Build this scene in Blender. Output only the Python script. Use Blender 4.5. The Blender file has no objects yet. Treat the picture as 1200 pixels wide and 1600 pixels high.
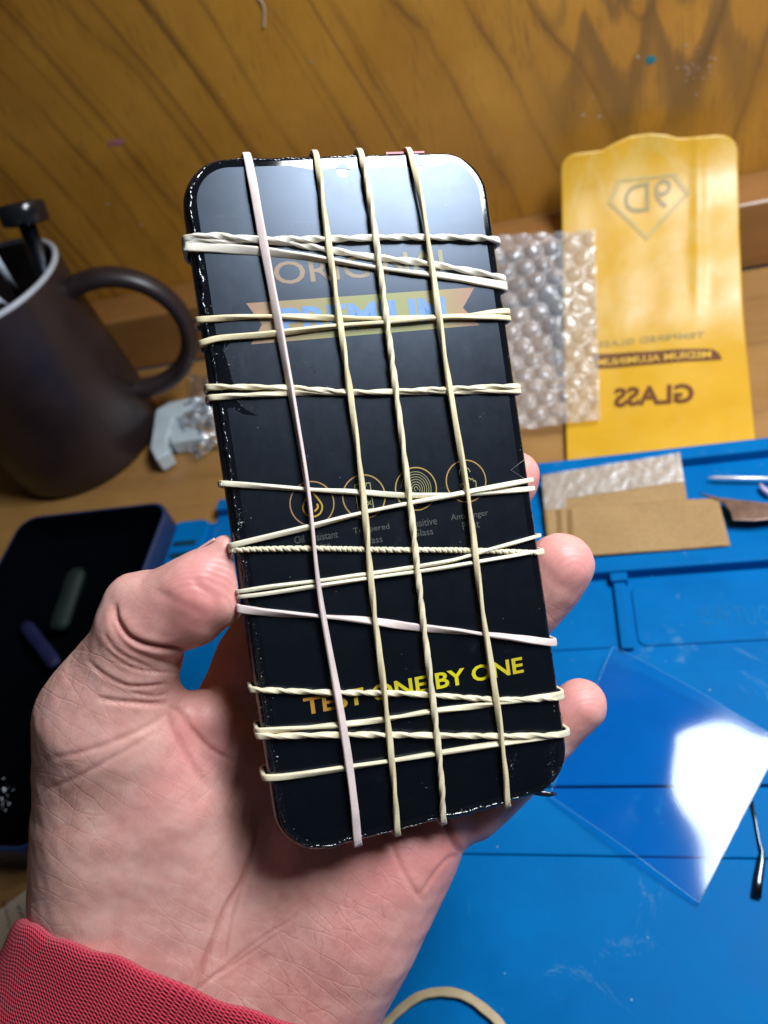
import bpy, bmesh, math, random
import numpy as np
from mathutils import Matrix, Vector

random.seed(7)
rng = np.random.default_rng(7)
scene = bpy.context.scene
COL = scene.collection

# ---------------------------------------------------------------- camera, world, lamps, exposure
CAM_H = 0.32                      # lens height over the desk, metres
F = 1200.0                        # focal length in pixels of the 1200 x 1600 frame
_x = np.array([4500, 460, -1200.0]); _x /= np.linalg.norm(_x)
_y = np.array([176, 1388, 1200.0]); _y -= _x * (_x @ _y); _y /= np.linalg.norm(_y)
_z = -np.cross(_x, _y)
MW = np.array([_x, _y, _z])       # (right, up, forward) -> world
CPOS = np.array([0.0, 0.0, CAM_H])

cam_d = bpy.data.cameras.new('camera')
cam = bpy.data.objects.new('camera', cam_d); COL.objects.link(cam)
R = Matrix([[MW[i, 0], MW[i, 1], -MW[i, 2]] for i in range(3)]).to_4x4()
cam.matrix_world = Matrix.Translation(CPOS) @ R
cam_d.sensor_fit = 'AUTO'; cam_d.sensor_width = 36.0; cam_d.lens = 27.0
cam_d.clip_start = 0.01; cam_d.clip_end = 20
cam_d.dof.use_dof = True; cam_d.dof.focus_distance = 0.186; cam_d.dof.aperture_fstop = 14
scene.camera = cam

world = bpy.data.worlds.new('World'); scene.world = world; world.use_nodes = True
bg = world.node_tree.nodes['Background']
bg.inputs[0].default_value = (0.62, 0.78, 1.0, 1); bg.inputs[1].default_value = 0.032

def lamp(name, loc, target, sx, sy, power, col):
    l = bpy.data.lights.new(name, 'AREA'); l.shape = 'RECTANGLE'; l.size = sx; l.size_y = sy
    l.energy = power; l.color = col
    o = bpy.data.objects.new(name, l); COL.objects.link(o); o.location = loc
    o.rotation_euler = (Vector(target) - Vector(loc)).to_track_quat('-Z', 'Y').to_euler()
    return o
lamp('desk_lamp', (0.235, 0.225, 0.55), (0.06, 0.2, 0.0), 0.27, 0.17, 5.6, (0.88, 0.94, 1.0))

scene.view_settings.view_transform = 'Standard'; scene.view_settings.look = 'None'
scene.view_settings.exposure = 0.0; scene.view_settings.gamma = 1.0
scene.view_settings.use_curve_mapping = False
scene.render.engine = 'CYCLES'
scene.cycles.max_bounces = 10; scene.cycles.transparent_max_bounces = 16
scene.cycles.caustics_reflective = False; scene.cycles.caustics_refractive = False

# ---------------------------------------------------------------- measuring helpers
def C(px, py, dep):               # a point at a depth (metres) along the lens axis
    return CPOS + MW @ (np.array([px - 600, 800 - py, F]) * dep / F)
def D(px, py, z=0.0):             # a point on the horizontal plane z
    d = MW @ np.array([px - 600, 800 - py, F]); return CPOS + d * (z - CAM_H) / d[2]
def XAT(px, y, z):                # x of the point (x, y, z) seen in column px
    r = np.array([0, y, z - CAM_H]); a = MW.T @ r; b = MW.T @ np.array([1.0, 0, 0]); k = (px - 600) / F
    return (k * a[2] - a[0]) / (b[0] - k * b[2])

# ---------------------------------------------------------------- object helpers
def link(o, parent=None):
    COL.objects.link(o)
    if parent is not None: o.parent = parent
    return o
def tag(o, label=None, cat=None, group=None, kind=None):
    if label: o['label'] = label
    if cat: o['category'] = cat
    if group: o['group'] = group
    if kind: o['kind'] = kind
    return o
def thing(name, label, cat, loc=(0, 0, 0), group=None, mat=None):
    o = bpy.data.objects.new(name, None); o.empty_display_size = 0.01
    if mat is not None: o.matrix_world = mat
    else: o.location = loc
    return tag(link(o), label, cat, group)
def mesh(name, verts, faces, mat=None, parent=None, smooth=True, world_space=True):
    """One mesh object; world coordinates unless world_space is False (then the parent's local ones)."""
    me = bpy.data.meshes.new(name)
    me.from_pydata([tuple(map(float, v)) for v in verts], [], [tuple(map(int, f)) for f in faces]); me.update()
    o = bpy.data.objects.new(name, me)
    if mat is not None:
        for m in (mat if isinstance(mat, (list, tuple)) else [mat]): me.materials.append(m)
    if smooth: me.polygons.foreach_set('use_smooth', [True] * len(me.polygons))
    link(o, parent)
    if parent is not None and world_space:
        me.transform(PM(parent).inverted())
    return o
def PM(o):
    m = o.matrix_basis.copy()
    while o.parent is not None: o = o.parent; m = o.matrix_basis @ m
    return m
def fixn(me):
    bm = bmesh.new(); bm.from_mesh(me); bmesh.ops.recalc_face_normals(bm, faces=bm.faces); bm.to_mesh(me); bm.free()
def bevel(o, w, seg=2, ang=35):
    b = o.modifiers.new('bevel', 'BEVEL'); b.width = w; b.segments = seg; b.limit_method = 'ANGLE'; b.angle_limit = math.radians(ang)
    return o
class MB:
    """Collects boxes, prisms and tubes into one mesh."""
    def __init__(s): s.v = []; s.f = []
    def add(s, v, f):
        k = len(s.v); s.v += [tuple(map(float, p)) for p in v]; s.f += [tuple(i + k for i in q) for q in f]; return s
    def box(s, x0, x1, y0, y1, z0, z1):
        v = [(x, y, z) for z in (z0, z1) for (x, y) in ((x0, y0), (x1, y0), (x1, y1), (x0, y1))]
        return s.add(v, [(3, 2, 1, 0), (4, 5, 6, 7), (0, 1, 5, 4), (1, 2, 6, 5), (2, 3, 7, 6), (3, 0, 4, 7)])
    def prism(s, poly, z0, z1):
        n = len(poly); v = [(x, y, z0) for x, y in poly] + [(x, y, z1) for x, y in poly]
        return s.add(v, [tuple(range(n))[::-1], tuple(range(n, 2 * n))] + [(i, (i + 1) % n, n + (i + 1) % n, n + i) for i in range(n)])
    def slab(s, top, th):          # polygon of 3-D points with thickness th downwards
        n = len(top); v = [tuple(p) for p in top] + [(p[0], p[1], p[2] - th) for p in top]
        return s.add(v, [tuple(range(n)), tuple(range(n, 2 * n))[::-1]] + [((i + 1) % n, i, n + i, n + (i + 1) % n) for i in range(n)])
    def tube(s, pts, rad, n=12, cap=True, flat=1.0):
        P = np.array(pts, float); m = len(P); r = np.broadcast_to(np.array(rad, float), (m,))
        T = np.gradient(P, axis=0); T /= np.linalg.norm(T, axis=1)[:, None]
        up = np.array([0, 0, 1.0]) if abs(T[0][2]) < 0.9 else np.array([1.0, 0, 0])
        v = []
        for i in range(m):
            a = np.cross(up, T[i]); a /= np.linalg.norm(a); b = np.cross(T[i], a); up = b
            for k in range(n):
                t = 2 * math.pi * k / n; v.append(P[i] + r[i] * (math.cos(t) * a + flat * math.sin(t) * b))
        f = [(i * n + k, i * n + (k + 1) % n, (i + 1) * n + (k + 1) % n, (i + 1) * n + k) for i in range(m - 1) for k in range(n)]
        if cap: f += [tuple(range(n))[::-1], tuple(range((m - 1) * n, m * n))]
        return s.add(v, f)
    def lathe(s, prof, c=(0, 0), n=64):
        v = [(c[0] + r * math.cos(2 * math.pi * k / n), c[1] + r * math.sin(2 * math.pi * k / n), z) for r, z in prof for k in range(n)]
        f = [(i * n + k, i * n + (k + 1) % n, (i + 1) * n + (k + 1) % n, (i + 1) * n + k) for i in range(len(prof) - 1) for k in range(n)]
        return s.add(v, f)
    def build(s, name, mat, parent=None, smooth=False, world_space=True):
        o = mesh(name, s.v, s.f, mat, parent, smooth, world_space); fixn(o.data); return o
def crom(P, n):
    """Catmull-Rom through P, n samples."""
    P = np.array(P, float); Q = np.vstack([2 * P[0] - P[1], P, 2 * P[-1] - P[-2]])
    d = np.r_[0, np.cumsum(np.linalg.norm(np.diff(P[:, :2] if P.shape[1] > 2 else P, axis=0), axis=1))]; out = []
    for t in np.linspace(0, d[-1], n):
        i = min(max(np.searchsorted(d, t, 'right') - 1, 0), len(P) - 2); u = (t - d[i]) / (d[i + 1] - d[i])
        a, b, c, e = Q[i], Q[i + 1], Q[i + 2], Q[i + 3]
        out.append(0.5 * (2 * b + (c - a) * u + (2 * a - 5 * b + 4 * c - e) * u * u + (3 * b - a - 3 * c + e) * u ** 3))
    return np.array(out)
def grid_faces(nu, nv, closed=False):
    return [(j * nu + i, j * nu + (i + 1) % nu, (j + 1) * nu + (i + 1) % nu, (j + 1) * nu + i) for j in range(nv - 1) for i in range(nu if closed else nu - 1)]
def vnoise(p, s, seed=0):
    """Cheap smooth noise in [-1, 1] for arrays of points p (n, 3), feature size s."""
    if (s, seed) not in _vn:
        r = np.random.default_rng(seed); ds = []; ph_ = []
        for k in range(7):
            d = r.normal(size=3); d /= np.linalg.norm(d); ds.append(d * 2 * math.pi / (s * r.uniform(0.7, 1.5))); ph_.append(r.uniform(0, 6.28))
        _vn[(s, seed)] = (np.array(ds).T, np.array(ph_))
    a, b = _vn[(s, seed)]
    return np.sin(p @ a + b).sum(1) / 4
_vn = {}

# ---------------------------------------------------------------- material helpers
class NT:
    def __init__(s, name):
        s.m = bpy.data.materials.new(name); s.m.use_nodes = True; s.t = s.m.node_tree
        s.b = s.t.nodes['Principled BSDF']; s.out = s.t.nodes['Material Output']
    def n(s, typ, ins=None, **props):
        nd = s.t.nodes.new('ShaderNode' + typ)
        for k, v in props.items(): setattr(nd, k, v)
        for k, v in (ins or {}).items(): s.set(nd.inputs[k], v)
        return nd
    def set(s, inp, v):
        if isinstance(v, bpy.types.NodeSocket): s.t.links.new(v, inp)
        elif isinstance(v, bpy.types.Node): s.t.links.new(v.outputs[0], inp)
        else: inp.default_value = (*v, 1) if (isinstance(v, tuple) and len(v) == 3 and inp.type == 'RGBA') else v
    def P(s, **kw):
        for k, v in kw.items(): s.set(s.b.inputs[k.replace('_', ' ')], v)
        return s
    def co(s, scale=(1, 1, 1), rot=(0, 0, 0), loc=(0, 0, 0), src='Object'):
        tc = s.n('TexCoord'); mp = s.n('Mapping', {'Vector': tc.outputs[src], 'Scale': scale, 'Rotation': rot, 'Location': loc}); return mp.outputs[0]
    def noise(s, vec, scale, detail=4, rough=0.55, dist=0.0):
        return s.n('TexNoise', {'Vector': vec, 'Scale': scale, 'Detail': detail, 'Roughness': rough, 'Distortion': dist}).outputs['Fac']
    def ramp(s, fac, stops, interp='LINEAR'):
        r = s.n('ValToRGB', {'Fac': fac}); cr = r.color_ramp; cr.interpolation = interp
        while len(cr.elements) < len(stops): cr.elements.new(0.5)
        for e, (p, c) in zip(cr.elements, stops):
            e.position = p; e.color = (c, c, c, 1) if isinstance(c, (int, float)) else (*c, 1)
        return r.outputs[0]
    def mix(s, fac, a, b, mode='MIX'):
        x = s.n('Mix', data_type='RGBA', blend_type=mode); s.set(x.inputs['Factor'], fac); s.set(x.inputs[6], a); s.set(x.inputs[7], b); return x.outputs[2]
    def math(s, op, a, b=0.0, c=0.0, clamp=False):
        x = s.n('Math', operation=op, use_clamp=clamp); s.set(x.inputs[0], a); s.set(x.inputs[1], b); s.set(x.inputs[2], c); return x.outputs[0]
    def bump(s, h, strength=0.3, dist=0.001, normal=None):
        b = s.n('Bump', {'Height': h, 'Strength': strength, 'Distance': dist})
        if normal is not None: s.set(b.inputs['Normal'], normal)
        return b.outputs[0]
def simple(name, col, rough=0.5, metal=0.0, var=0.12, nscale=60, bump=0.0, **kw):
    m = NT(name); v = m.noise(m.co(), nscale, 5)
    c2 = tuple(x * (1 - var) for x in col); c1 = tuple(min(1, x * (1 + var)) for x in col)
    m.P(Base_Color=m.ramp(v, [(0.3, c2), (0.7, c1)]), Roughness=m.ramp(v, [(0.25, max(0.02, rough - 0.07)), (0.75, min(1, rough + 0.07))]), Metallic=metal, **kw)
    if bump: m.P(Normal=m.bump(m.noise(m.co(), nscale * 4, 4), bump, 0.0005))
    return m.m

def wood(name, scale_axis, dark, light, lines, gloss=0.3, cath=None, lw=1.0):
    """Varnished wood; scale_axis stretches along the grain."""
    m = NT(name); tc = m.n('TexCoord').outputs['Object']
    sep = m.n('SeparateXYZ', {'Vector': tc}); X, Y, Z = sep.outputs
    warp = m.noise(m.n('Mapping', {'Vector': tc, 'Scale': scale_axis}).outputs[0], 9, 3, 0.5)
    if cath is not None:            # nested arches of a flat-sawn board round the line x = cath
        dx = m.math('SUBTRACT', X, cath); r = m.math('SQRT', m.math('ADD', m.math('MULTIPLY', dx, dx), 0.0005))
        zb = m.math('MULTIPLY', Z, m.math('MULTIPLY_ADD', Z, 0.9, 0.22)); fade = m.math('MULTIPLY', m.math('ABSOLUTE', dx), 5.0, clamp=True)
        zz = m.math('MULTIPLY', zb, m.math('SUBTRACT', 1.0, m.math('MULTIPLY', fade, 0.35)))
        f = m.math('SUBTRACT', r, zz)
    else:
        f = Y if scale_axis[0] < 0.9 else X
    f = m.math('ADD', f, m.math('MULTIPLY', m.math('SUBTRACT', warp, 0.5), 0.020))
    ln = m.n('TexNoise', {'W': m.math('MULTIPLY', f, 62.0), 'Scale': 1.0, 'Detail': 5.0, 'Roughness': 0.7}, noise_dimensions='1D').outputs['Fac']
    ln2 = m.n('TexNoise', {'W': m.math('MULTIPLY', f, 19.0), 'Scale': 1.0, 'Detail': 1.0}, noise_dimensions='1D').outputs['Fac']
    fib = m.noise(m.n('Mapping', {'Vector': tc, 'Scale': tuple(900 * q if q > 0.5 else 60 for q in scale_axis)}).outputs[0], 1.0, 4, 0.6)
    blot = m.noise(tc, 14, 4, 0.6)
    c = m.ramp(m.math('ADD', m.math('MULTIPLY', blot, 0.6), m.math('MULTIPLY', fib, 0.4)), [(0.3, dark), (0.7, light)])
    c = m.mix(m.math('MULTIPLY', m.ramp(ln2, [(0.45, 0), (0.7, 1)]), 0.22), c, tuple(x * 0.55 for x in dark))
    c = m.mix(m.math('MULTIPLY', m.ramp(ln, [(0.58, 0), (0.70, 1)]), 0.55 * lw), c, lines)
    c = m.mix(m.math('MULTIPLY', m.ramp(fib, [(0.55, 0), (0.75, 1)]), 0.45), c, lines)
    tq = m.math('MULTIPLY_ADD', f, 27.0 if cath is not None else 15.0, m.math('MULTIPLY', m.noise(m.n('Mapping', {'Vector': tc, 'Scale': scale_axis}).outputs[0], 26, 3, 0.5), 0.9))
    tr3 = m.math('ABSOLUTE', m.math('SUBTRACT', m.math('FRACT', tq), 0.5))
    brk = m.ramp(m.noise(m.n('Mapping', {'Vector': tc, 'Scale': scale_axis}).outputs[0], 55, 3, 0.6), [(0.35, 0.25), (0.6, 1)])
    c = m.mix(m.math('MULTIPLY', m.math('MULTIPLY', m.ramp(tr3, [(0.0, 1), (0.05, 0.35), (0.16, 0)]), brk), 0.62 * lw), c, tuple(x * 0.8 for x in lines))
    c = m.mix(m.math('MULTIPLY', m.math('MULTIPLY', m.ramp(fib, [(0.50, 0), (0.60, 1)]), m.ramp(m.noise(tc, 30, 3), [(0.45, 0), (0.6, 1)])), 0.30), c, lines)
    if cath is not None:
        sx = m.math('ABSOLUTE', m.math('SINE', m.math('MULTIPLY', m.math('SUBTRACT', X, 0.044 + 0.0183), math.pi/0.0366)))
        wz = m.math('ADD', m.math('MULTIPLY', m.math('SUBTRACT', m.noise(m.n('Mapping', {'Vector': tc, 'Scale': (1, 1, 0.25)}).outputs[0], 70, 4, 0.65), 0.5), 0.045), m.math('ADD', Z, m.math('MULTIPLY', sx, 0.045)))
        gate = m.ramp(m.math('ABSOLUTE', m.math('SUBTRACT', X, 0.062)), [(0.035, 1), (0.075, 0)])
        band_ = m.math('MULTIPLY', m.ramp(wz, [(0.115, 0), (0.150, 1)]), m.ramp(wz, [(0.166, 1), (0.172, 0)]))
        band2 = m.math('MULTIPLY', m.ramp(wz, [(0.198, 0), (0.205, 1)]), m.ramp(wz, [(0.208, 1), (0.216, 0)]))
        c = m.mix(m.math('MULTIPLY', m.math('ADD', band_, band2, clamp=True), m.math('MULTIPLY', gate, 0.62)), c, (0.12, 0.068, 0.022))
    spk = m.n('TexVoronoi', {'Vector': tc, 'Scale': 75.0, 'Randomness': 1.0}); hz = m.math('MULTIPLY', m.ramp(m.noise(tc, 9, 2), [(0.58, 0), (0.62, 1)]), 1.0)
    c = m.mix(m.math('MULTIPLY', m.ramp(spk.outputs['Distance'], [(0.06, 1), (0.10, 0)]), m.math('MULTIPLY', hz, 0.5)), c, (0.55, 0.5, 0.42))
    m.P(Base_Color=c, Roughness=m.ramp(m.noise(tc, 40, 5), [(0.3, gloss - 0.06), (0.7, gloss + 0.12)]), Normal=m.bump(m.math('ADD', fib, m.math('MULTIPLY', blot, 2.0)), 0.12, 0.0008), Coat_Weight=0.25, Coat_Roughness=0.3)
    return m.m
M_wall = wood('varnished_wood', (1, 1, 0.12), (0.37, 0.158, 0.017), (0.56, 0.272, 0.036), (0.13, 0.052, 0.012), 0.36, cath=0.055)
M_ledge = wood('ledge_wood', (0.12, 1, 1), (0.24, 0.105, 0.028), (0.38, 0.18, 0.055), (0.12, 0.05, 0.014), 0.34, lw=0.5)
M_desk = wood('desk_wood', (0.12, 1, 1), (0.28, 0.135, 0.036), (0.45, 0.24, 0.075), (0.15, 0.07, 0.02), 0.45, lw=0.5)

# ================================================================ THE SETTING
mesh('desk', [(-1.2, -0.6, 0), (1.0, -0.6, 0), (1.0, 0.4729, 0), (-1.2, 0.4729, 0)], [(0, 1, 2, 3)], M_desk, smooth=False)
tag(bpy.data.objects['desk'], kind='structure')
mb = MB(); mb.box(-1.2, 1.0, 0.474, 0.5125, 0.0, 0.047)
o = mb.build('wall_ledge', M_ledge); bevel(o, 0.0025, 3); tag(o, kind='structure')
mb = MB(); mb.box(-1.2, 1.0, 0.513, 0.53, -0.02, 0.9)
o = mb.build('wall', M_wall); tag(o, kind='structure')

# ================================================================ BLUE REPAIR MAT
def mat_blue():
    m = NT('blue_silicone'); co = m.co(); a = m.noise(co, 35, 6, 0.6); b = m.noise(co, 300, 3, 0.7)
    c = m.ramp(a, [(0.25, (0.0, 0.113, 0.345)), (0.75, (0.0, 0.150, 0.43))])
    v = m.n('TexVoronoi', {'Vector': m.co((1, 1, 1)), 'Scale': 130.0}); lint = m.math('MULTIPLY', m.ramp(v.outputs['Distance'], [(0.035, 1), (0.06, 0)]), m.ramp(m.noise(co, 60, 1), [(0.5, 0), (0.56, 1)]))
    c = m.mix(m.math('MULTIPLY', lint, 0.55), c, (0.45, 0.62, 0.75))
    sm = m.ramp(m.noise(m.co((1, 1, 1), loc=(0.3, 0.1, 0)), 22, 7, 0.75, 1.5), [(0.62, 0), (0.72, 1)])
    c = m.mix(m.math('MULTIPLY', sm, 0.20), c, (0.3, 0.5, 0.55))
    s1 = m.noise(m.co((1500, 35, 1), (0, 0, 0.5)), 1.0, 2, 0.6); s2 = m.noise(m.co((30, 1400, 1), (0, 0, 0.2)), 1.0, 2, 0.6)
    sg = m.math('MULTIPLY', m.math('ADD', m.ramp(s1, [(0.72, 0), (0.76, 1)]), m.ramp(s2, [(0.73, 0), (0.77, 1)])), m.ramp(m.noise(co, 25, 2), [(0.5, 0), (0.6, 1)]))
    c = m.mix(m.math('MULTIPLY', sg, 0.25), c, (0.05, 0.32, 0.60))
    dk = m.n('TexVoronoi', {'Vector': co, 'Scale': 42.0}); c = m.mix(m.math('MULTIPLY', m.ramp(dk.outputs['Distance'], [(0.02, 1), (0.05, 0)]), m.ramp(m.noise(co, 31, 1), [(0.52, 0), (0.56, 1)])), c, (0.01, 0.03, 0.06))
    m.P(Base_Color=c, Roughness=m.ramp(a, [(0.3, 0.42), (0.7, 0.60)]), Normal=m.bump(m.math('ADD', b, a), 0.10, 0.0004), Specular_IOR_Level=0.05)
    return m.m
M_blue = mat_blue()
ZF, ZR = 0.0035, 0.0100
mt = thing('repair_mat', 'blue silicone repair mat with raised trays under the hand', 'mat', (-0.07, 0.15, 0))
def rrect(x0, x1, y0, y1, r, n=8):
    p = []
    for cx, cy, a0 in ((x1 - r, y1 - r, 0), (x0 + r, y1 - r, 90), (x0 + r, y0 + r, 180), (x1 - r, y0 + r, 270)):
        for k in range(n + 1):
            a = math.radians(a0 + 90 * k / n); p.append((cx + r * math.cos(a), cy + r * math.sin(a)))
    return p
mx0, mx1, my1 = -0.2490, 0.24, 0.3080
def mat_outline():
    p = [(mx1, -0.12), (mx1, my1), (-0.2215, my1)]
    for a in range(0, 91, 15): p.append((-0.2255 + 0.004*math.cos(math.radians(a)) - 0.0, 0.2955 + 0.004*math.sin(math.radians(a)) - 0.004))
    p[3:] = [(-0.2215, 0.2935)]
    for a in range(90, 181, 15): p.append((mx0 + 0.009 + 0.009*math.cos(math.radians(a)), 0.2845 + 0.009*math.sin(math.radians(a))))
    return p + [(mx0, -0.12)]
o = MB().prism(mat_outline(), 0.0, ZF).build('base', M_blue, mt)
mb = MB()
mb.box(-0.2210, mx1 - 0.004, 0.2985, my1 - 0.0005, ZF - 0.001, ZR)        # far rim
mb.prism(rrect(mx0 + 0.0008, -0.2222, 0.10, 0.2925, 0.007), ZF - 0.001, ZR - 0.0005)          # left rim
o = mb.build('rim', M_blue, mt); bevel(o, 0.0012, 3)
mb = MB(); mb.box(-0.2210, mx1 - 0.004, 0.2290, 0.2385, ZF - 0.001, ZR)
o = mb.build('tray_bar', M_blue, mt); bevel(o, 0.0012, 3)
xd = D(968, 920, ZF)[0]
mb = MB(); mb.box(xd - 0.0028, xd + 0.0030, 0.1885, 0.2290, ZF - 0.001, ZF + 0.0030); mb.box(xd - 0.0040, xd + 0.0042, 0.2245, 0.2298, ZF - 0.001, ZR - 0.0015)
o = mb.build('divider', M_blue, mt); bevel(o, 0.001, 3)
# sunken cells are read from the plates round them: each plate stands a little proud of the grooves
def plate(name, x0, x1, y0, y1, z, r=0.004):
    o = MB().prism(rrect(x0, x1, y0, y1, r), ZF - 0.001, z).build(name, M_blue, mt); return bevel(o, 0.0007, 2)
plate('cell_plate', xd + 0.0050, mx1 - 0.006, 0.1905, 0.2235, ZF + 0.0010)
plate('cell_plate', -0.137, xd - 0.0052, 0.1905, 0.2235, ZF + 0.0010)
yg = D(1000, 1047, 0.006)[1]; yh = D(1000, 1229, 0.006)[1]; yk = D(1000, 1338, 0.006)[1]; xg = D(597, 1560, 0.006)[0]
plate('work_plate', -0.135, mx1 - 0.006, yh + 0.0005, yg - 0.0008, 0.0062, 0.002)
plate('work_plate', xg + 0.0004, mx1 - 0.006, yk, yh - 0.0003, 0.0060, 0.001)
plate('work_plate', xg + 0.0004, mx1 - 0.006, -0.10, yk - 0.0001, 0.0056, 0.001)
plate('work_plate', -0.235, xg - 0.0004, -0.10, yh - 0.0004, 0.0058, 0.002)
mb = MB()
for k in range(3):
    mb.box(-0.2420, -0.2275, 0.272 - k * 0.009, 0.2755 - k * 0.009, ZF, ZR + 0.0002)
mb.build('screw_slot', simple('teal_dark', (0.0, 0.03, 0.06), 0.5), mt)

# ---------------------------------------------------------------- text
def text_mesh(body, bold=0.0, shear=0.0, res=3, font=None):
    cu = bpy.data.curves.new('text', 'FONT'); cu.body = body; cu.size = 1.0; cu.offset = bold; cu.resolution_u = res; cu.shear = shear
    cu.align_x = 'LEFT'
    ob = bpy.data.objects.new('text', cu); COL.objects.link(ob)
    bpy.context.view_layer.update()
    me = bpy.data.meshes.new_from_object(ob.evaluated_get(bpy.context.evaluated_depsgraph_get()))
    bpy.data.objects.remove(ob)
    v = np.array([p.co[:] for p in me.vertices]); f = [tuple(p.vertices) for p in me.polygons]
    bpy.data.meshes.remove(me); return v, f
def fit_text(body, x0, x1, y0, y1, bold=0.0, mirror=False):
    """Glyph outlines stretched into the box x0..x1, y0..y1 (flat, z = 0)."""
    v, f = text_mesh(body, bold); lo, hi = v.min(0), v.max(0)
    u = (v[:, 0] - lo[0]) / (hi[0] - lo[0]); w = (v[:, 1] - lo[1]) / (hi[1] - lo[1])
    if mirror: u = 1 - u; f = [q[::-1] for q in f]
    return np.c_[x0 + u * (x1 - x0), y0 + w * (y1 - y0), np.zeros(len(v))], f

# faint moulded mark on the mat
p0 = D(1095, 985, ZF + 0.001); q = D(1095, 945, ZF + 0.001)
v, f = fit_text('华所TUO', p0[0], p0[0] + 0.030, p0[1], q[1], 0.0)
v[:, 2] = ZF + 0.00112
mesh('moulded_mark', v, f, simple('mark_grey_blue', (0.003, 0.135, 0.36), 0.5, Specular_IOR_Level=0.1), mt, smooth=False)

# ================================================================ PHONE
PW, PL, PT = 0.0757, 0.1641, 0.0085
corners = np.array([[281, 245], [760, 232], [893, 1232], [434, 1351]], float)
A = []
for (X, Y), (u, v) in zip([(-PW/2, PL/2), (PW/2, PL/2), (PW/2, -PL/2), (-PW/2, -PL/2)], corners):
    u -= 600; v = 800 - v
    A += [[X, Y, 1, 0, 0, 0, -u*X, -u*Y, -u], [0, 0, 0, X, Y, 1, -v*X, -v*Y, -v]]
Hm = np.linalg.svd(np.array(A))[2][-1].reshape(3, 3); K = np.diag([1/F, 1/F, 1]); G = K @ Hm
if G[2, 2] < 0: G = -G
sc_ = np.linalg.norm(G[:, 0]); ex = G[:, 0] / sc_; ey = G[:, 1] / np.linalg.norm(G[:, 1]); P0 = G[:, 2] / sc_
ey = ey - ex * (ex @ ey); ey /= np.linalg.norm(ey)
EX, EY = MW @ ex, MW @ ey; EZ = np.cross(EX, EY); O = CPOS + MW @ P0
PHM = Matrix([[EX[i], EY[i], EZ[i], O[i]] for i in range(3)] + [[0, 0, 0, 1]])
def L(px, py, z=0.0):              # pixel -> point of the phone's front plane (z towards the viewer), local
    d = MW @ np.array([px - 600, 800 - py, F]); t = ((O + EZ * z - CPOS) @ EZ) / (d @ EZ); q = CPOS + d * t - O
    return np.array([q @ EX, q @ EY, z])
phone = thing('phone', 'black smartphone held in the hand and wound with pale rubber bands', 'phone', mat=PHM)

def gloss_black(name, col, rough, spec=0.5, specks=0.0, coat=0.0, metal=0.0):
    m = NT(name); co = m.co()
    c = m.ramp(m.noise(co, 90, 4), [(0.3, tuple(x * 0.8 for x in col)), (0.7, tuple(x * 1.2 for x in col))])
    if specks:
        v = m.n('TexVoronoi', {'Vector': co, 'Scale': 900.0}); msk = m.ramp(m.noise(co, 140, 4, 0.7), [(0.56, 0), (0.66, 1)])
        c = m.mix(m.math('MULTIPLY', m.math('MULTIPLY', m.ramp(v.outputs['Distance'], [(0.12, 1), (0.22, 0)]), msk), specks), c, (0.65, 0.68, 0.72))
    m.P(Base_Color=c, Roughness=m.ramp(m.noise(co, 120, 5), [(0.3, rough * 0.8), (0.7, rough * 1.25)]), Specular_IOR_Level=spec, Coat_Weight=coat, Coat_Roughness=0.04, Metallic=metal)
    return m
m = gloss_black('black_frame', (0.012, 0.014, 0.022), 0.22, 0.6, 0.8); co = m.co()
m.P(Normal=m.bump(m.noise(co, 500, 4, 0.7), 0.35, 0.0004)); M_frame = m.m
M_glass = gloss_black('black_glass', (0.004, 0.005, 0.007), 0.05, 0.6, 0.25).m
def film_mat():
    m = NT('matte_print_film'); co = m.co()
    base = m.ramp(m.noise(co, 40, 3), [(0.3, (0.0008, 0.0012, 0.0025)), (0.7, (0.0015, 0.002, 0.004))])
    v = m.n('TexVoronoi', {'Vector': co, 'Scale': 420.0}); dust = m.math('MULTIPLY', m.ramp(v.outputs['Distance'], [(0.03, 1), (0.06, 0)]), m.ramp(m.noise(co, 150, 2), [(0.55, 0), (0.6, 1)]))
    scr = m.noise(m.co((60, 900, 1), rot=(0, 0, 0.7)), 1.0, 3, 0.6); scr2 = m.noise(m.co((900, 90, 1), rot=(0, 0, 0.3)), 1.0, 3, 0.6)
    sc = m.math('MULTIPLY', m.ramp(scr, [(0.70, 0), (0.76, 1)]), m.ramp(m.noise(co, 60, 3), [(0.5, 0), (0.62, 1)]))
    sm = m.ramp(m.noise(m.co((1, 1, 1), loc=(0.02, 0.01, 0)), 70, 7, 0.75, 1.0), [(0.60, 0), (0.75, 1)]); base = m.mix(m.math('MULTIPLY', sm, 0.018), base, (0.5, 0.52, 0.55)); c = m.mix(m.math('MULTIPLY', dust, 0.35), base, (0.5, 0.52, 0.55)); c = m.mix(m.math('MULTIPLY', sc, 0.09), c, (0.5, 0.52, 0.55))
    m.P(Base_Color=c, Roughness=m.math('ADD', m.ramp(m.noise(co, 220, 6, 0.7), [(0.3, 0.275), (0.7, 0.31)]), m.math('MULTIPLY', scr2, 0.02)), Specular_IOR_Level=0.85, Specular_Tint=(0.66, 0.79, 1.0))
    return m
M_film = film_mat().m

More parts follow.
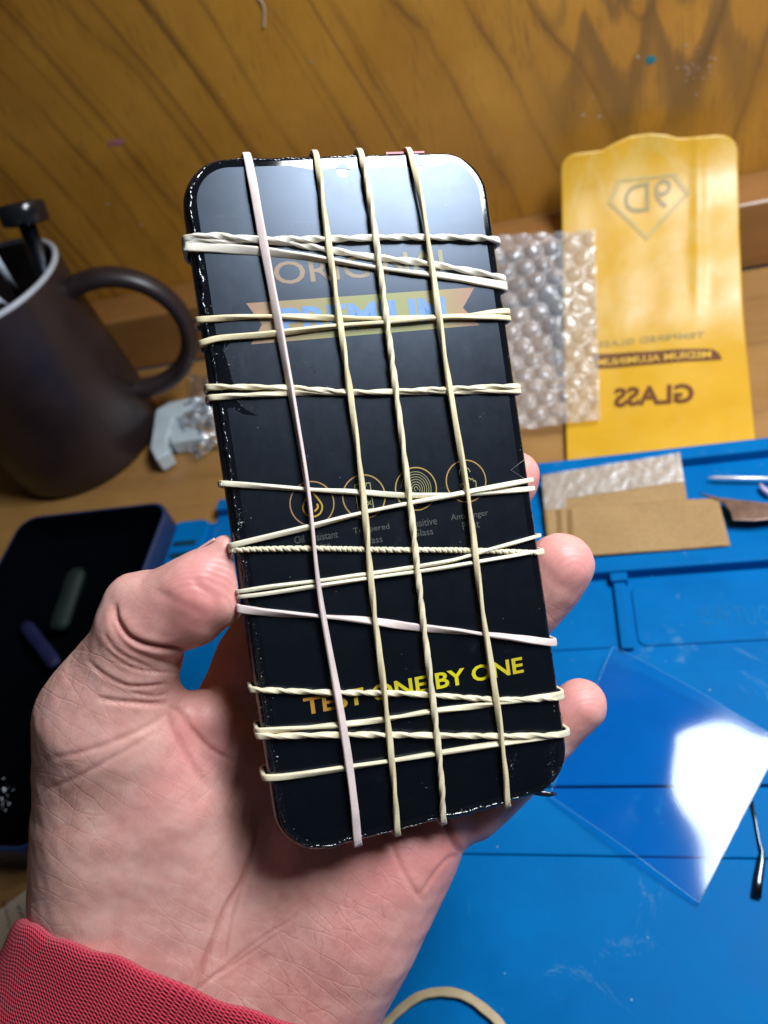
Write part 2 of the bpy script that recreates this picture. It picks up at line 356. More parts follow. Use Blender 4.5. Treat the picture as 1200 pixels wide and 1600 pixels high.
def outline(w, l, r, n=14):
    return np.array(rrect(-w/2, w/2, -l/2, l/2, r, n))
def loft(name, rings, mat, parent, close_front=True, close_back=True, smooth=True):
    """rings: list of (outline Nx2, z) from back to front, phone-local."""
    n = len(rings[0][0]); v = []; f = []
    for P, z in rings: v += [(x, y, z) for x, y in P]
    for j in range(len(rings) - 1): f += [(j*n+i, j*n+(i+1) % n, (j+1)*n+(i+1) % n, (j+1)*n+i) for i in range(n)]
    if close_back: f.append(tuple(range(n))[::-1])
    if close_front: f.append(tuple(range((len(rings)-1)*n, len(rings)*n)))
    o = mesh(name, v, f, mat, parent, smooth, world_space=False)
    if close_front: o.data.polygons[len(f)-1].use_smooth = False
    return o
def shrink(d): return outline(PW - 2*d, PL - 2*d, max(0.0115 - d, 0.001))
prof = [(0.0022, -PT), (0.0010, -PT + 0.0003), (0.0003, -PT + 0.0012), (0.0, -PT + 0.0026), (0.0, -0.0024), (0.0003, -0.0011), (0.0009, -0.0003), (0.0016, 0.0)]
o = loft('body', [(shrink(d), z) for d, z in prof], M_frame, phone)
g = loft('glass', [(shrink(0.0012), 0.00002), (shrink(0.0011), 0.0003), (shrink(0.0014), 0.00042), (shrink(0.0018), 0.00045)], M_glass, phone)
# camera cut-outs in the printed film
hole1 = L(535, 268); hole2 = L(652, 250)
def film():
    P = shrink(0.0030); bm = bmesh.new(); P = P.copy()
    strip = lambda x: 0.0011*min(1, max(0, (x + 0.012)/0.004)) if x > -0.012 else 0.0
    Q = []
    for k in range(len(P)):
        Q.append(P[k]); a, b = P[k], P[(k+1) % len(P)]
        if a[1] > P[:, 1].max() - 1e-6 and b[1] > P[:, 1].max() - 1e-6 and abs(a[0]-b[0]) > 0.01:
            for t in np.linspace(0, 1, 60)[1:-1]: Q.append(a + (b-a)*t)
    P = np.array(Q); mxy = P[:, 1].max()
    for q in P:
        if q[1] > mxy - 1e-6: q[1] -= strip(q[0]) + 0.00035*math.sin(q[0]*900)*(q[0] > -0.012)*0.5
    top = P[:, 1].max()
    def loop(pts):
        vs = [bm.verts.new((x, y, 0)) for x, y in pts]
        for i in range(len(vs)): bm.edges.new((vs[i], vs[(i+1) % len(vs)]))
    loop(P)
    c = hole1; r = 0.00165
    loop([(c[0] + r*math.cos(a), c[1] + r*math.sin(a)) for a in np.linspace(0, 2*math.pi, 28)[:-1]])
    c = L(651, 256); 
    loop([(c[0] + 0.0016*math.cos(a), c[1] + 0.0022*math.sin(a)) for a in np.linspace(0, 2*math.pi, 28)[:-1]])
    bmesh.ops.triangle_fill(bm, use_beauty=True, edges=bm.edges[:])
    v = [p.co.copy() for p in bm.verts]; bm.verts.index_update(); f = [tuple(q.index for q in fc.verts) for fc in bm.faces]; bm.free()
    v = [(p.x, p.y, 0.00056) for p in v]
    o = mesh('printed_film', v, f, M_film, phone, False, False); fixn(o.data)
    if o.data.polygons[0].normal.z < 0: o.data.flip_normals()
    return o
pf = film()
def gold(name, stops, axis=0, rough=0.35, metal=0.0, scale=1.0):
    m = NT(name); s = m.n('SeparateXYZ', {'Vector': m.n('TexCoord').outputs['Object']}).outputs[axis]
    t = m.math('ADD', m.math('MULTIPLY', s, scale), 0.5); t = m.math('ADD', t, m.math('MULTIPLY', m.math('SUBTRACT', m.noise(m.co(), 900, 2), 0.5), 0.12))
    m.P(Base_Color=m.ramp(t, stops), Roughness=rough, Metallic=metal); return m.m
M_gold = gold('gold_ink', [(0.1, (0.42, 0.20, 0.03)), (0.35, (0.45, 0.38, 0.02)), (0.75, (0.62, 0.56, 0.01)), (0.95, (0.5, 0.4, 0.02))], 0, 0.4, 0.0, 18)
M_rib = gold('foil_ribbon', [(0.05, (0.27, 0.15, 0.09)), (0.3, (0.25, 0.21, 0.075)), (0.6, (0.21, 0.235, 0.07)), (0.85, (0.26, 0.21, 0.075)), (1.0, (0.29, 0.14, 0.09))], 0, 0.4, 0.0, 17)
M_sky = simple('pale_blue_ink', (0.10, 0.22, 0.46), 0.35, nscale=300)
M_pink = gold('copper_ink', [(0.0, (0.22, 0.125, 0.08)), (0.5, (0.24, 0.18, 0.10)), (1.0, (0.20, 0.20, 0.10))], 0, 0.4, 0.0, 17)
M_dim = simple('grey_ink', (0.055, 0.057, 0.055), 0.5)
M_fine = simple('pale_gold_ink', (0.26, 0.24, 0.12), 0.45)
M_ring = gold('ring_gold', [(0.1, (0.30, 0.16, 0.09)), (0.6, (0.40, 0.27, 0.06)), (1.0, (0.36, 0.2, 0.07))], 0, 0.4, 0.0, 18)
ZP = 0.00063
def printed(name, body, pxl, pxr, hpx, mat, bold=0.0, parent=pf):
    """Words whose baseline runs between the two pixels."""
    a, b = L(*pxl), L(*pxr); d = b - a; w = np.linalg.norm(d[:2]); ux = d / w; uy = np.array([-ux[1], ux[0], 0])
    h = np.linalg.norm((L(pxl[0], pxl[1] - hpx) - a)[:2])
    v, f = fit_text(body, 0, w, 0, h, bold)
    p = a + v[:, :1] * ux + v[:, 1:2] * uy; p[:, 2] = ZP
    return mesh(name, p, f, mat, parent, False, False)
def poly_print(name, pts, mat, z=ZP, parent=pf):
    v = [L(*p) for p in pts]; v = [(a[0], a[1], z) for a in v]
    o = mesh(name, v, [tuple(range(len(v)))], mat, parent, False, False)
    if o.data.polygons[0].normal.z < 0: o.data.flip_normals()
    return o
printed('word_original', 'ORIGINAL', (430, 447), (712, 423), 36, M_pink, 0.010)
poly_print('ribbon_banner', [(384, 475), (740, 450), (722, 482), (748, 509), (392, 539), (409, 508)], M_rib, 0.00060)
printed('word_premium', 'PREMIUM', (441, 524), (698, 503), 41, M_sky, 0.035)
printed('slogan', 'TEST ONE BY ONE', (476, 1117), (817, 1050), 27, M_gold, 0.022)
for t, a, b, hh in (('Oil Resistant', (460, 850), (528, 840), 12), ('Coating', (474, 864), (516, 858), 12), ('Tempered', (552, 837), (608, 829), 12), ('Glass', (566, 851), (597, 847), 11),
                    ('Sensitive', (634, 826), (682, 819), 12), ('Glass', (645, 839), (676, 835), 11), ('Anti Finger', (704, 816), (762, 808), 12), ('Print', (722, 828), (748, 824), 12)):
    printed('caption', t, a, b, hh, M_dim, 0.004)
def ring_strip(c, r0, r1, a0=0, a1=360, n=48, sy=1.0):
    a = np.radians(np.linspace(a0, a1, n)); v = [(c[0]+r0*math.cos(t), c[1]+r0*sy*math.sin(t), ZP) for t in a] + [(c[0]+r1*math.cos(t), c[1]+r1*sy*math.sin(t), ZP) for t in a]
    return v, [(i, i+1, n+i+1, n+i) for i in range(n-1)]
def path_strip(pts, w):
    P = np.array(pts, float)[:, :2]; T = np.gradient(P, axis=0); T /= np.linalg.norm(T, axis=1)[:, None]; Nn = np.c_[-T[:, 1], T[:, 0]]
    v = [(*(p - q*w/2), ZP) for p, q in zip(P, Nn)] + [(*(p + q*w/2), ZP) for p, q in zip(P, Nn)]; n = len(P)
    return v, [(i, i+1, n+i+1, n+i)[::-1] for i in range(n-1)]
MMp = 0.001
def icon(kind, cpx):
    c = L(*cpx); e = MB(); v, f = ring_strip(c, 0.00505, 0.00535); e.add(v, f); 
    root = e.build('icon_ring', M_ring, pf, False, False)
    g = MB()
    def P(pts, w=0.00022, curve=True):
        q = np.array(pts, float) * MMp + c[:2]; q = crom(q, 24) if curve and len(q) > 2 else q; g.add(*path_strip(q, w))
    if kind == 'drop':
        P([(0, 3.3), (-1.4, 1.2), (-2.3, -0.8), (-1.6, -2.5), (0, -3.1), (1.6, -2.5), (2.3, -0.8), (1.4, 1.2), (0, 3.3)], 0.0004)
        P([(1.2, -0.2), (1.2, -1.1), (0.3, -1.9)], 0.00045)
    elif kind == 'glass':
        P([(-1.9, 3.1), (1.9, 3.1)], curve=False); P([(1.9, 3.1), (1.9, -3.1)], curve=False); P([(1.9, -3.1), (-1.9, -3.1)], curve=False); P([(-1.9, -3.1), (-1.9, 3.1)], curve=False)
        P([(-1.6, 0.6), (-0.4, 1.6), (0.1, 0.4), (1.7, 1.3)], curve=False); P([(-0.4, 1.6), (-0.8, 3.0)], curve=False)
        for k in range(3): P([(0.1 + 0.5*k, 3.0), (-0.5 + 0.5*k, 1.9)], 0.00016, False)
        P([(0.6, -1.2), (1.5, -2.2)], curve=False); P([(1.5, -1.2), (0.6, -2.2)], curve=False); P([(-1.5, -2.6), (-0.3, -0.6)], curve=False)
    elif kind == 'finger':
        for k in range(7):
            r = 0.45 + 0.56*k; a1 = 205 - 6*k - (k % 2)*20; a0 = -35 - (k*7 % 13)
            v, f = ring_strip(c, (r-0.085)*MMp, (r+0.085)*MMp, a0, a1, 30, 1.1); g.add(v, f)
            v, f = ring_strip(c, (r-0.085)*MMp, (r+0.085)*MMp, a1 + 20, min(a1 + 60 + 6*k, 316), 14, 1.1); g.add(v, f)
    else:
        P([(-0.4, 0.2), (-0.4, 2.0), (0.0, 2.4), (0.4, 2.0), (0.4, 0.3)]); P([(0.4, 0.3), (0.7, 0.7), (1.1, 0.5), (1.2, 0.1)]); P([(1.2, 0.1), (1.6, 0.4), (1.9, 0.1), (1.9, -0.4)]); P([(1.9, -0.4), (2.3, -0.2), (2.5, -0.6), (2.3, -2.4), (1.8, -3.2)])
        P([(-0.4, 0.2), (-0.4, -1.0), (-1.3, -0.5), (-1.6, -0.9), (-0.6, -2.4), (0.2, -3.2)]); P([(-1.5, 1.6), (-1.3, 2.7), (-0.3, 3.5), (0.9, 3.1), (1.4, 2.1)])
    s = g.build('icon_symbol', M_gold if kind == 'drop' else M_fine, root, False, False)
icon('drop', (487, 787)); icon('glass', (568, 776)); icon('finger', (649, 764)); icon('touch', (727, 752))
# torn glue and chips of glass along the rims
def residue():
    mb = MB()
    def chip(x, y, s, z=0.0005, el=None):
        n = random.choice((3, 4, 4, 5)); a0 = random.uniform(0, 6.28); st = random.uniform(0.25, 1.0) if el is None else el; th = random.uniform(0, 3.14)
        pts = []
        for k in range(n):
            a = a0 + 6.283*k/n; r = s*random.uniform(0.5, 1.0); u, w = r*math.cos(a), r*st*math.sin(a)
            pts.append((x + u*math.cos(th) - w*math.sin(th), y + u*math.sin(th) + w*math.cos(th)))
        zt = z + s*random.uniform(0.15, 0.7); k = len(mb.v)
        mb.v += [(px, py, z - 0.0002) for px, py in pts] + [(x + random.uniform(-1, 1)*s*0.3, y + random.uniform(-1, 1)*s*0.3, zt)]
        mb.f += [(k + i, k + (i+1) % n, k + n) for i in range(n)]
    S = lambda: min(0.00042, 0.00008 * math.exp(abs(random.gauss(0, 0.75))))
    R0 = outline(PW, PL, 0.0115, 60); per = np.r_[0, np.cumsum(np.linalg.norm(np.diff(np.vstack([R0, R0[:1]]), axis=0), axis=1))]; R1 = np.vstack([R0, R0[:1]])
    cl_ = [(random.uniform(0, per[-1]), random.uniform(0.002, 0.012)) for _ in range(70)]
    for _ in range(1050):
        c0, w0 = random.choice(cl_); t = (c0 + random.gauss(0, w0)) % per[-1] if random.random() < 0.6 else random.uniform(0, per[-1])
        x = np.interp(t, per, R1[:, 0]); y = np.interp(t, per, R1[:, 1]); t2 = (t + 0.0005) % per[-1]
        tx, ty = np.interp(t2, per, R1[:, 0]) - x, np.interp(t2, per, R1[:, 1]) - y; n_ = math.hypot(tx, ty) + 1e-9; nx, ny = -ty/n_, tx/n_
        left = x < -PW/2 + 0.004; low = y < -PL/2 + 0.004
        d = (0.0014 if left else 0.0009) + abs(random.gauss(0, 0.00055 if (left or low) else 0.00032))
        chip(x + nx*d, y + ny*d, S()*(1.25 if left or low else 0.9), 0.0002 if d < 0.0018 else 0.00057, random.uniform(0.15, 0.6))
    for cx, cy, sx, sy, n in ((350, 550, 12, 18, 80), (362, 590, 14, 22, 110), (376, 632, 12, 8, 50), (380, 812, 12, 14, 60), (486, 577, 10, 12, 55), (800, 1190, 9, 14, 45), (775, 1200, 8, 8, 16), (665, 1228, 9, 6, 16), (860, 1200, 7, 22, 60), (752, 655, 8, 16, 20), (776, 650, 8, 6, 16)):
        for _ in range(n):
            q = L(random.gauss(cx, sx*0.6), random.gauss(cy, sy*0.7))
            if abs(q[0]) < PW/2 - 0.001: chip(q[0], q[1], S()*1.35, 0.00058, random.uniform(0.12, 0.5))
    for _ in range(150):
        q = L(random.uniform(330, 850), random.uniform(540, 1280))
        if abs(q[0]) < PW/2 - 0.003 and abs(q[1]) < PL/2 - 0.003: chip(q[0], q[1], 0.00007, 0.00058)
    m = NT('glass_chip'); m.P(Base_Color=(0.30, 0.31, 0.33), Roughness=0.25, Specular_IOR_Level=0.8)
    return mb.build('glue_residue', m.m, phone, False, False)
residue()
poly_print('torn_film_patch', [(333, 528), (352, 527), (349, 548), (355, 566), (363, 596), (371, 612), (369, 626), (383, 640), (402, 650), (381, 648), (362, 637), (350, 640), (344, 600)], M_glass, 0.00061)
poly_print('torn_film_patch', [(352, 528), (364, 524), (359, 536), (352, 545)], M_glass, 0.00061)
def glue_bead():
    R0 = outline(PW - 0.0030, PL - 0.0026, 0.0105, 200); per = np.r_[0, np.cumsum(np.linalg.norm(np.diff(np.vstack([R0, R0[:1]]), axis=0), axis=1))]; R1 = np.vstack([R0, R0[:1]])
    n = 1500; t = np.linspace(0, per[-1], n + 1)[:-1]; x = np.interp(t, per, R1[:, 0]); y = np.interp(t, per, R1[:, 1]); rg = np.random.default_rng(5)
    def rough(k, a): q = rg.normal(size=n); ker = np.ones(k)/k; q = np.convolve(np.r_[q, q, q], ker, 'same')[n:2*n]; return a*q/q.std()
    rad = 0.00022 + rough(5, 0.00006) + rough(40, 0.00010); edge = np.where(x < -PW/2 + 0.006, 1.35, np.where(y < -PL/2 + 0.006, 1.1, 0.55)); rad = np.clip(rad*edge, 0.00005, 0.0009)
    off = rough(9, 0.00016) + rough(60, 0.0002)
    v = []; k = 7
    for i in range(n):
        a = np.array([x[(i+1) % n] - x[i-1], y[(i+1) % n] - y[i-1]]); a /= np.linalg.norm(a) + 1e-12; nx, ny = -a[1], a[0]
        for j in range(k):
            th = 2*math.pi*j/k; v.append((x[i] + nx*(off[i] + rad[i]*1.2*math.cos(th)), y[i] + ny*(off[i] + rad[i]*1.2*math.cos(th)), 0.00030 + rad[i]*0.9*math.sin(th)))
    f = [(i*k+j, i*k+(j+1) % k, ((i+1) % n)*k+(j+1) % k, ((i+1) % n)*k+j) for i in range(n) for j in range(k)]
    m = NT('black_glue'); m.P(Base_Color=(0.006, 0.007, 0.010), Roughness=0.16, Specular_IOR_Level=0.9, Normal=m.bump(m.noise(m.co(), 1500, 2, 0.6), 0.35, 0.0002))
    o = mesh('glue_bead', v, f, m.m, phone, True, False); fixn(o.data)
glue_bead()
q = L(622, 236); mb = MB(); mb.box(L(604, 237)[0], L(664, 235)[0], PL/2 - 0.0004, PL/2 + 0.00008, -0.0050, -0.0006); mb.build('red_seal', simple('red_tape', (0.45, 0.03, 0.04), 0.4), phone, False, False)
mb = MB(); a = L(846, 1240); b = L(868, 1239); mb.tube([(a[0] - 0.002, a[1] + 0.0005, -0.001), (a[0], a[1], -0.0005), ((a[0]+b[0])/2, (a[1]+b[1])/2 - 0.0002, 0.0002), (b[0], b[1], 0.0006)], [0.0006, 0.0008, 0.0007, 0.0003], 8, flat=0.5)
mb.build('glue_strand', M_frame, phone, True, False)
mb = MB(); hp = [L(826, 712), L(795, 737), L(823, 752)]; hp = [(p[0], p[1], 0.0009) for p in hp]; mb.tube(crom(hp, 3), 0.00004, 5); mb.build('hair_fibre', simple('pale_fibre', (0.4, 0.4, 0.38), 0.4), phone, True, False)

# ================================================================ RUBBER BANDS ROUND THE PHONE
def rubber(name, c, rough=0.55):
    m = NT(name); co = m.co(); a = m.noise(co, 180, 5, 0.6); b = m.noise(co, 1500, 3, 0.7)
    m.P(Base_Color=m.ramp(a, [(0.3, tuple(x*0.86 for x in c)), (0.7, tuple(min(1, x*1.08) for x in c))]), Roughness=rough, Normal=m.bump(b, 0.25, 0.0002),
        Subsurface_Weight=0.25, Subsurface_Radius=(0.6, 0.4, 0.2), Subsurface_Scale=0.001, Specular_IOR_Level=0.4)
    return m.m
R_pink = rubber('pinkish_rubber', (0.70, 0.57, 0.54)); R_cream = rubber('cream_rubber', (0.74, 0.65, 0.45)); R_white = rubber('white_rubber', (0.73, 0.68, 0.58)); R_yel = rubber('yellowish_rubber', (0.70, 0.60, 0.38)); R_bright = rubber('pale_cream_rubber', (0.78, 0.72, 0.54))
SEC = np.array([(math.copysign(abs(math.cos(t))**0.45, math.cos(t)), math.copysign(abs(math.sin(t))**0.45, math.sin(t))) for t in np.linspace(0, 2*math.pi, 17)[:-1]]) / 2
def sweep(P, Nrm, w, th, ang):
    """Closed rubber strip: centres P, outward normals, twist angle per sample."""
    n = len(P); T = np.roll(P, -1, 0) - np.roll(P, 1, 0); T /= np.linalg.norm(T, axis=1)[:, None]
    Nn = Nrm - T * np.sum(Nrm*T, 1)[:, None]; Nn /= np.linalg.norm(Nn, axis=1)[:, None]; B = np.cross(Nn, T)
    c, s = np.cos(ang)[:, None], np.sin(ang)[:, None]; U = c*B + s*Nn; V = -s*B + c*Nn
    ww = w*(1 + 0.07*np.sin(np.linspace(0, 37, n))*np.cos(np.linspace(0, 91, n)))
    v = (P[:, None, :] + SEC[None, :, :1]*(ww[:, None, None])*U[:, None, :] + SEC[None, :, 1:]*th*V[:, None, :]).reshape(-1, 3); k = len(SEC)
    f = [(i*k+j, i*k+(j+1) % k, ((i+1) % n)*k+(j+1) % k, ((i+1) % n)*k+j) for i in range(n) for j in range(k)]
    return v, f
def smoothz(P, it=3):
    for _ in range(it): P = (np.roll(P, 1, 0) + 2*P + np.roll(P, -1, 0)) / 4
    return P
def band(label, strands, mat, w, th, axis='h', z0=0.0011, group='rubber bands wound round the phone'):
    """strands: list of (pixel points, half twists, extra height); joined round the back into one closed loop."""
    e = 0.00045 + th/2; segs = []; tw = []; nn = []
    for k, (pts, turns, dz) in enumerate(strands):
        q = np.array([L(*p, z0 + dz) for p in pts]); q = crom(q, 170 if axis == 'h' else 260); m = len(q)
        if axis == 'h': q[0, 0] = min(q[0, 0], -PW/2 - e*0.3); q[-1, 0] = max(q[-1, 0], PW/2 + e*0.3)
        t = np.linspace(0, 1, m); lift = np.minimum(1, np.minimum(t, 1-t)/0.05); q[:, 2] = (0.00035 + th/2)*(1-lift) + (z0 + dz)*lift
        segs.append(q); s = np.clip((t - 0.01)/0.98, 0, 1); a = math.pi*turns*(s + 0.02*np.sin(s*17) * (s*(1-s)*4)); tw.append(a); nn.append(np.tile([0, 0, 1.0], (m, 1)))
        nxt = np.array(L(*strands[(k+1) % len(strands)][0][0]))
        if axis == 'h':
            y1, y2 = q[-1, 1], nxt[1]; X = PW/2 + e
            side = [(X, y1, -0.0008), (X + .0001, y1, -0.004), (X, y1 + (y2-y1)*.05, -PT + 0.001)]; ns = [(1, 0, 0.6), (1, 0, 0), (1, 0, -0.6)]
            back = [(x, y1 + (y2-y1)*(0.5 - x/PW*0.9), -PT - 0.0001 - th/2) for x in np.linspace(PW/2 - 0.001, -PW/2 + 0.001, 30)]; nb = [(0, 0, -1)]*30
            l = [(-X, y2, -PT + 0.001), (-X - .0001, y2, -0.004), (-X, y2, -0.0008)]; nl = [(-1, 0, -0.6), (-1, 0, 0), (-1, 0, 0.6)]
        else:
            x1, x2 = q[-1, 0], nxt[0]; Y = PL/2 + e
            side = [(x1, Y, -0.0008), (x1, Y + .0001, -0.004), (x1, Y, -PT + 0.001)]; ns = [(0, 1, 0.6), (0, 1, 0), (0, 1, -0.6)]
            back = [(x1 + (x2-x1)*(0.5 - y/PL*0.95), y, -PT - 0.0011 - th/2) for y in np.linspace(PL/2 - 0.001, -PL/2 + 0.001, 50)]; nb = [(0, 0, -1)]*50
            l = [(x2, -Y, -PT + 0.001), (x2, -Y - .0001, -0.004), (x2, -Y, -0.0008)]; nl = [(0, -1, -0.6), (0, -1, 0), (0, -1, 0.6)]
        ex = np.array(side + back + l); segs.append(ex); tw.append(np.full(len(ex), math.pi*turns)); nn.append(np.array(ns + nb + nl, float))
    off = 0; T2 = []
    for a in tw[0::2]: pass
    P = np.vstack(segs); Nn = np.vstack(nn); base = 0.0; out = []
    for i in range(0, len(tw), 2):
        out.append(tw[i] + base); base += tw[i][-1]; out.append(np.full(len(tw[i+1]), base))
    ang = np.concatenate(out)
    # evenly respaced, then closed
    d = np.r_[0, np.cumsum(np.linalg.norm(np.diff(np.vstack([P, P[:1]]), axis=0), axis=1))]; n = int(d[-1]/0.00038); s = np.linspace(0, d[-1], n+1)[:-1]
    Pc = np.vstack([P, P[:1]]); Nc = np.vstack([Nn, Nn[:1]]); ac = np.r_[ang, round(base/math.pi)*math.pi]
    P = np.c_[[np.interp(s, d, Pc[:, i]) for i in range(3)]].T; Nn = np.c_[[np.interp(s, d, Nc[:, i]) for i in range(3)]].T; ang = np.interp(s, d, ac)
    P = smoothz(P, 14); Nn = smoothz(Nn, 14)
    v, f = sweep(P, Nn, w, th, ang)
    o = mesh('rubber_band', v, f, mat, None, True, False); o.matrix_world = PHM
    return tag(o, label, 'rubber band', group)
# bands across the phone (half twists over each visible strand)
band('white twisted band, topmost across the phone, its two strands parting to the right', [([(291, 371), (330, 368), (412, 374), (520, 373), (600, 371), (700, 371), (781, 373)], 11, 0.0006), ([(291, 377), (420, 376), (500, 388), (580, 401), (670, 412), (790, 434)], 9, 0.0)], R_white, 0.0016, 0.0010)
band('flat grey-white band slanting down through the word ORIGINAL', [([(288, 385), (400, 392), (500, 405), (600, 420), (700, 432), (793, 447)], 1, -0.0002)], R_white, 0.0021, 0.0009)
band('smooth yellowish band crossing the PREMIUM ribbon in two strands', [([(309, 499), (420, 494), (540, 497), (690, 496), (797, 485)], 3, 0.0), ([(312, 536), (345, 528), (420, 522), (520, 510), (620, 502), (700, 495), (797, 496)], 1, 0.0003)], R_yel, 0.0014, 0.0009)
band('cream twisted band just below the ribbon, two strands close together', [([(324, 604), (450, 606), (560, 613), (690, 608), (811, 603)], 9, 0.0004), ([(328, 621), (450, 614), (560, 613), (690, 612), (811, 611)], 5, 0.0)], R_cream, 0.0014, 0.0009)
band('pale band over the four round icons, one strand slanting to the lower left', [([(345, 755), (470, 764), (560, 769), (640, 774), (730, 772), (829, 764)], 2, 0.0), ([(359, 853), (400, 843), (480, 824), (560, 803), (640, 786), (700, 775), (829, 750)], 1, 0.0005)], R_bright, 0.0013, 0.0009)
band('tightly twisted rope-like cream band under the icon captions', [([(362, 859), (480, 857), (600, 859), (735, 860), (843, 864)], 47, 0.0)], R_cream, 0.00135, 0.0010)
band('thin doubled cream band rising to the right below the rope-like band', [([(371, 925), (420, 917), (500, 907), (600, 893), (700, 877), (740, 866), (840, 838)], 2, 0.0003), ([(374, 933), (420, 927), (500, 915), (600, 900), (700, 886), (844, 861)], 1, 0.0004)], R_bright, 0.0009, 0.0008)
band('flat pinkish band slanting down to the right across the black lower half', [([(370, 951), (430, 958), (550, 967), (650, 980), (750, 990), (867, 1005)], 2, 0.0)], R_pink, 0.0019, 0.0009)
band('twisted cream band crossing the words TEST ONE BY ONE', [([(390, 1078), (430, 1079), (520, 1082), (640, 1084), (780, 1093), (875, 1091)], 13, 0.0002), ([(401, 1143), (535, 1132), (600, 1124), (670, 1112), (770, 1100), (875, 1085)], 3, 0.0)], R_cream, 0.0014, 0.0009)
band('lowest cream band across the phone, forked to the left', [([(401, 1151), (540, 1148), (670, 1149), (780, 1150), (880, 1149)], 9, 0.0004), ([(413, 1216), (450, 1213), (540, 1200), (690, 1176), (780, 1162), (880, 1147)], 1, 0.0)], R_cream, 0.0015, 0.0010)
# bands along the phone, lying over the others (pixel points from the bottom up)
G2 = 'rubber bands along the length of the phone'
band('flat mauve-pink band, leftmost of the four running lengthwise', [([(561, 1322), (546, 1200), (530, 1100), (500, 930), (480, 760), (447, 570), (410, 370), (387, 238)], 1, 0)], R_pink, 0.0020, 0.0009, 'v', 0.0023, G2)
band('yellowish lengthwise band with a few slow twists, second from the left', [([(623, 1303), (605, 1120), (583, 940), (566, 760), (545, 600), (512, 370), (495, 234)], 8, 0)], R_yel, 0.0015, 0.0010, 'v', 0.0023, G2)
band('tightly twisted lengthwise band, third from the left', [([(695, 1283), (683, 1150), (660, 960), (640, 780), (612, 560), (587, 370), (565, 231)], 17, 0)], R_cream, 0.0015, 0.0011, 'v', 0.0023, G2)
band('slightly twisted cream lengthwise band, rightmost of the four', [([(796, 1258), (778, 1110), (752, 940), (732, 780), (700, 590), (668, 370), (642, 229)], 5, 0)], R_yel, 0.0015, 0.0010, 'v', 0.0023, G2)
# loose band lying on the mat
def loose():
    zc = 0.0056 + 0.0014
    pts = [(600, 1603), (625, 1578), (655, 1557), (690, 1550), (725, 1556), (757, 1577), (785, 1606), (800, 1650), (785, 1705), (735, 1745), (670, 1755), (615, 1720), (590, 1660)]
    P = np.array([D(*p, zc) for p in pts]); P = np.vstack([P, P[:1]]); q = crom(P, 240)[:-1]; q = smoothz(q, 3)
    c = q.mean(0); Nn = q - c; Nn[:, 2] = 0; Nn /= np.linalg.norm(Nn, axis=1)[:, None]
    q[:, 2] = zc
    v, f = sweep(q, np.tile([0, 0, 1.0], (len(q), 1)) + Nn*0.5, 0.0034, 0.0015, np.full(len(q), 0.0)); v[:, 2] += 0.0056 - v[:, 2].min() + 0.00002
    tag(mesh('rubber_band', v, f, rubber('tan_rubber', (0.50, 0.40, 0.24)), None, True), 'loose tan rubber band lying curved on the blue mat', 'rubber band')
loose()

# ================================================================ HAND
def ccam(px, py, dmm): return np.array([(px - 600) * dmm / F, (800 - py) * dmm / F, dmm])   # camera space, mm
# chains of (px, py, depth mm, radius mm)
CH = {
 'thumb': [(305, 922, 181.5, 8.0), (258, 950, 184, 9.0), (216, 988, 186, 10.6), (207, 1026, 189, 12.0), (183, 1071, 192, 13.2), (166, 1120, 195, 15.6)],
 'thumbtip': [(305, 922, 181.5, 8.0), (351, 855, 180.5, 3.2), (351, 900, 180.8, 4.2), (349, 938, 181, 4.4)],
 'thumbpad': [(344, 944, 181.5, 4.8), (303, 963, 183, 7.2), (262, 962, 184, 8.5)],
 'knuck': [(208, 935, 185, 6.0), (222, 985, 187, 8.5)],
 'thenar': [(166, 1120, 195, 15.6), (162, 1200, 199, 17.3), (178, 1275, 202, 20.3), (184, 1378, 205, 22.4), (205, 1480, 208, 23.5), (250, 1640, 211, 24.0)],
 'thenar2': [(225, 1160, 197, 15.0), (275, 1250, 202, 18.0), (300, 1360, 207, 20), (330, 1500, 210, 20.0)],
 'web': [(255, 1150, 200, 9.0), (330, 1175, 206, 11.5), (400, 1190, 212, 13)],
 'webfold': [(288, 1112, 197, 4.6), (318, 1122, 199, 7.6), (345, 1160, 203, 9.0)],
 'm2': [(300, 1640, 215, 17), (380, 1400, 211, 15), (400, 1200, 216, 14.0), (375, 1110, 214, 12)],
 'm3': [(360, 1660, 214, 18), (462, 1410, 209, 16), (490, 1300, 208, 14), (505, 1180, 216, 13)],
 'm4': [(420, 1660, 212, 18), (545, 1430, 206, 15.5), (585, 1330, 206, 13.5), (610, 1220, 217, 13)],
 'm5': [(440, 1660, 210, 18), (505, 1545, 208, 17.2), (560, 1450, 206, 16.5), (637, 1320, 207, 14.5), (660, 1275, 210, 12)],
 'pad5': [(560, 1400, 209, 14), (600, 1345, 208, 13)],
 'index': [(375, 1110, 214, 12), (398, 1030, 213, 11), (440, 960, 214, 10.5), (520, 830, 215, 9.5), (600, 720, 213, 8.5)],
 'middle': [(500, 1180, 219, 13), (560, 1030, 220, 10.5), (700, 860, 219, 9.5), (798, 752, 211, 7.6), (806, 744, 210, 6.6)],
 'ring': [(610, 1220, 219, 13), (690, 1120, 220, 10.5), (790, 985, 215, 9.3), (858, 910, 208, 9.2), (876, 884, 206, 8.9)],
 'pinky': [(660, 1275, 211, 12), (735, 1262, 213, 9.0), (810, 1198, 212, 8.2), (870, 1135, 209, 7.6), (906, 1102, 207, 7.2)],
}
ORDER = [('thenar', 0), ('thenar2', 9), ('m2', 7), ('m3', 8), ('m4', 8), ('m5', 7), ('pad5', 7), ('thumb', 7), ('thumbtip', 5), ('thumbpad', 5), ('knuck', 5), ('web', 4), ('webfold', 2.5), ('index', 3), ('middle', 3), ('ring', 3), ('pinky', 3.5)]
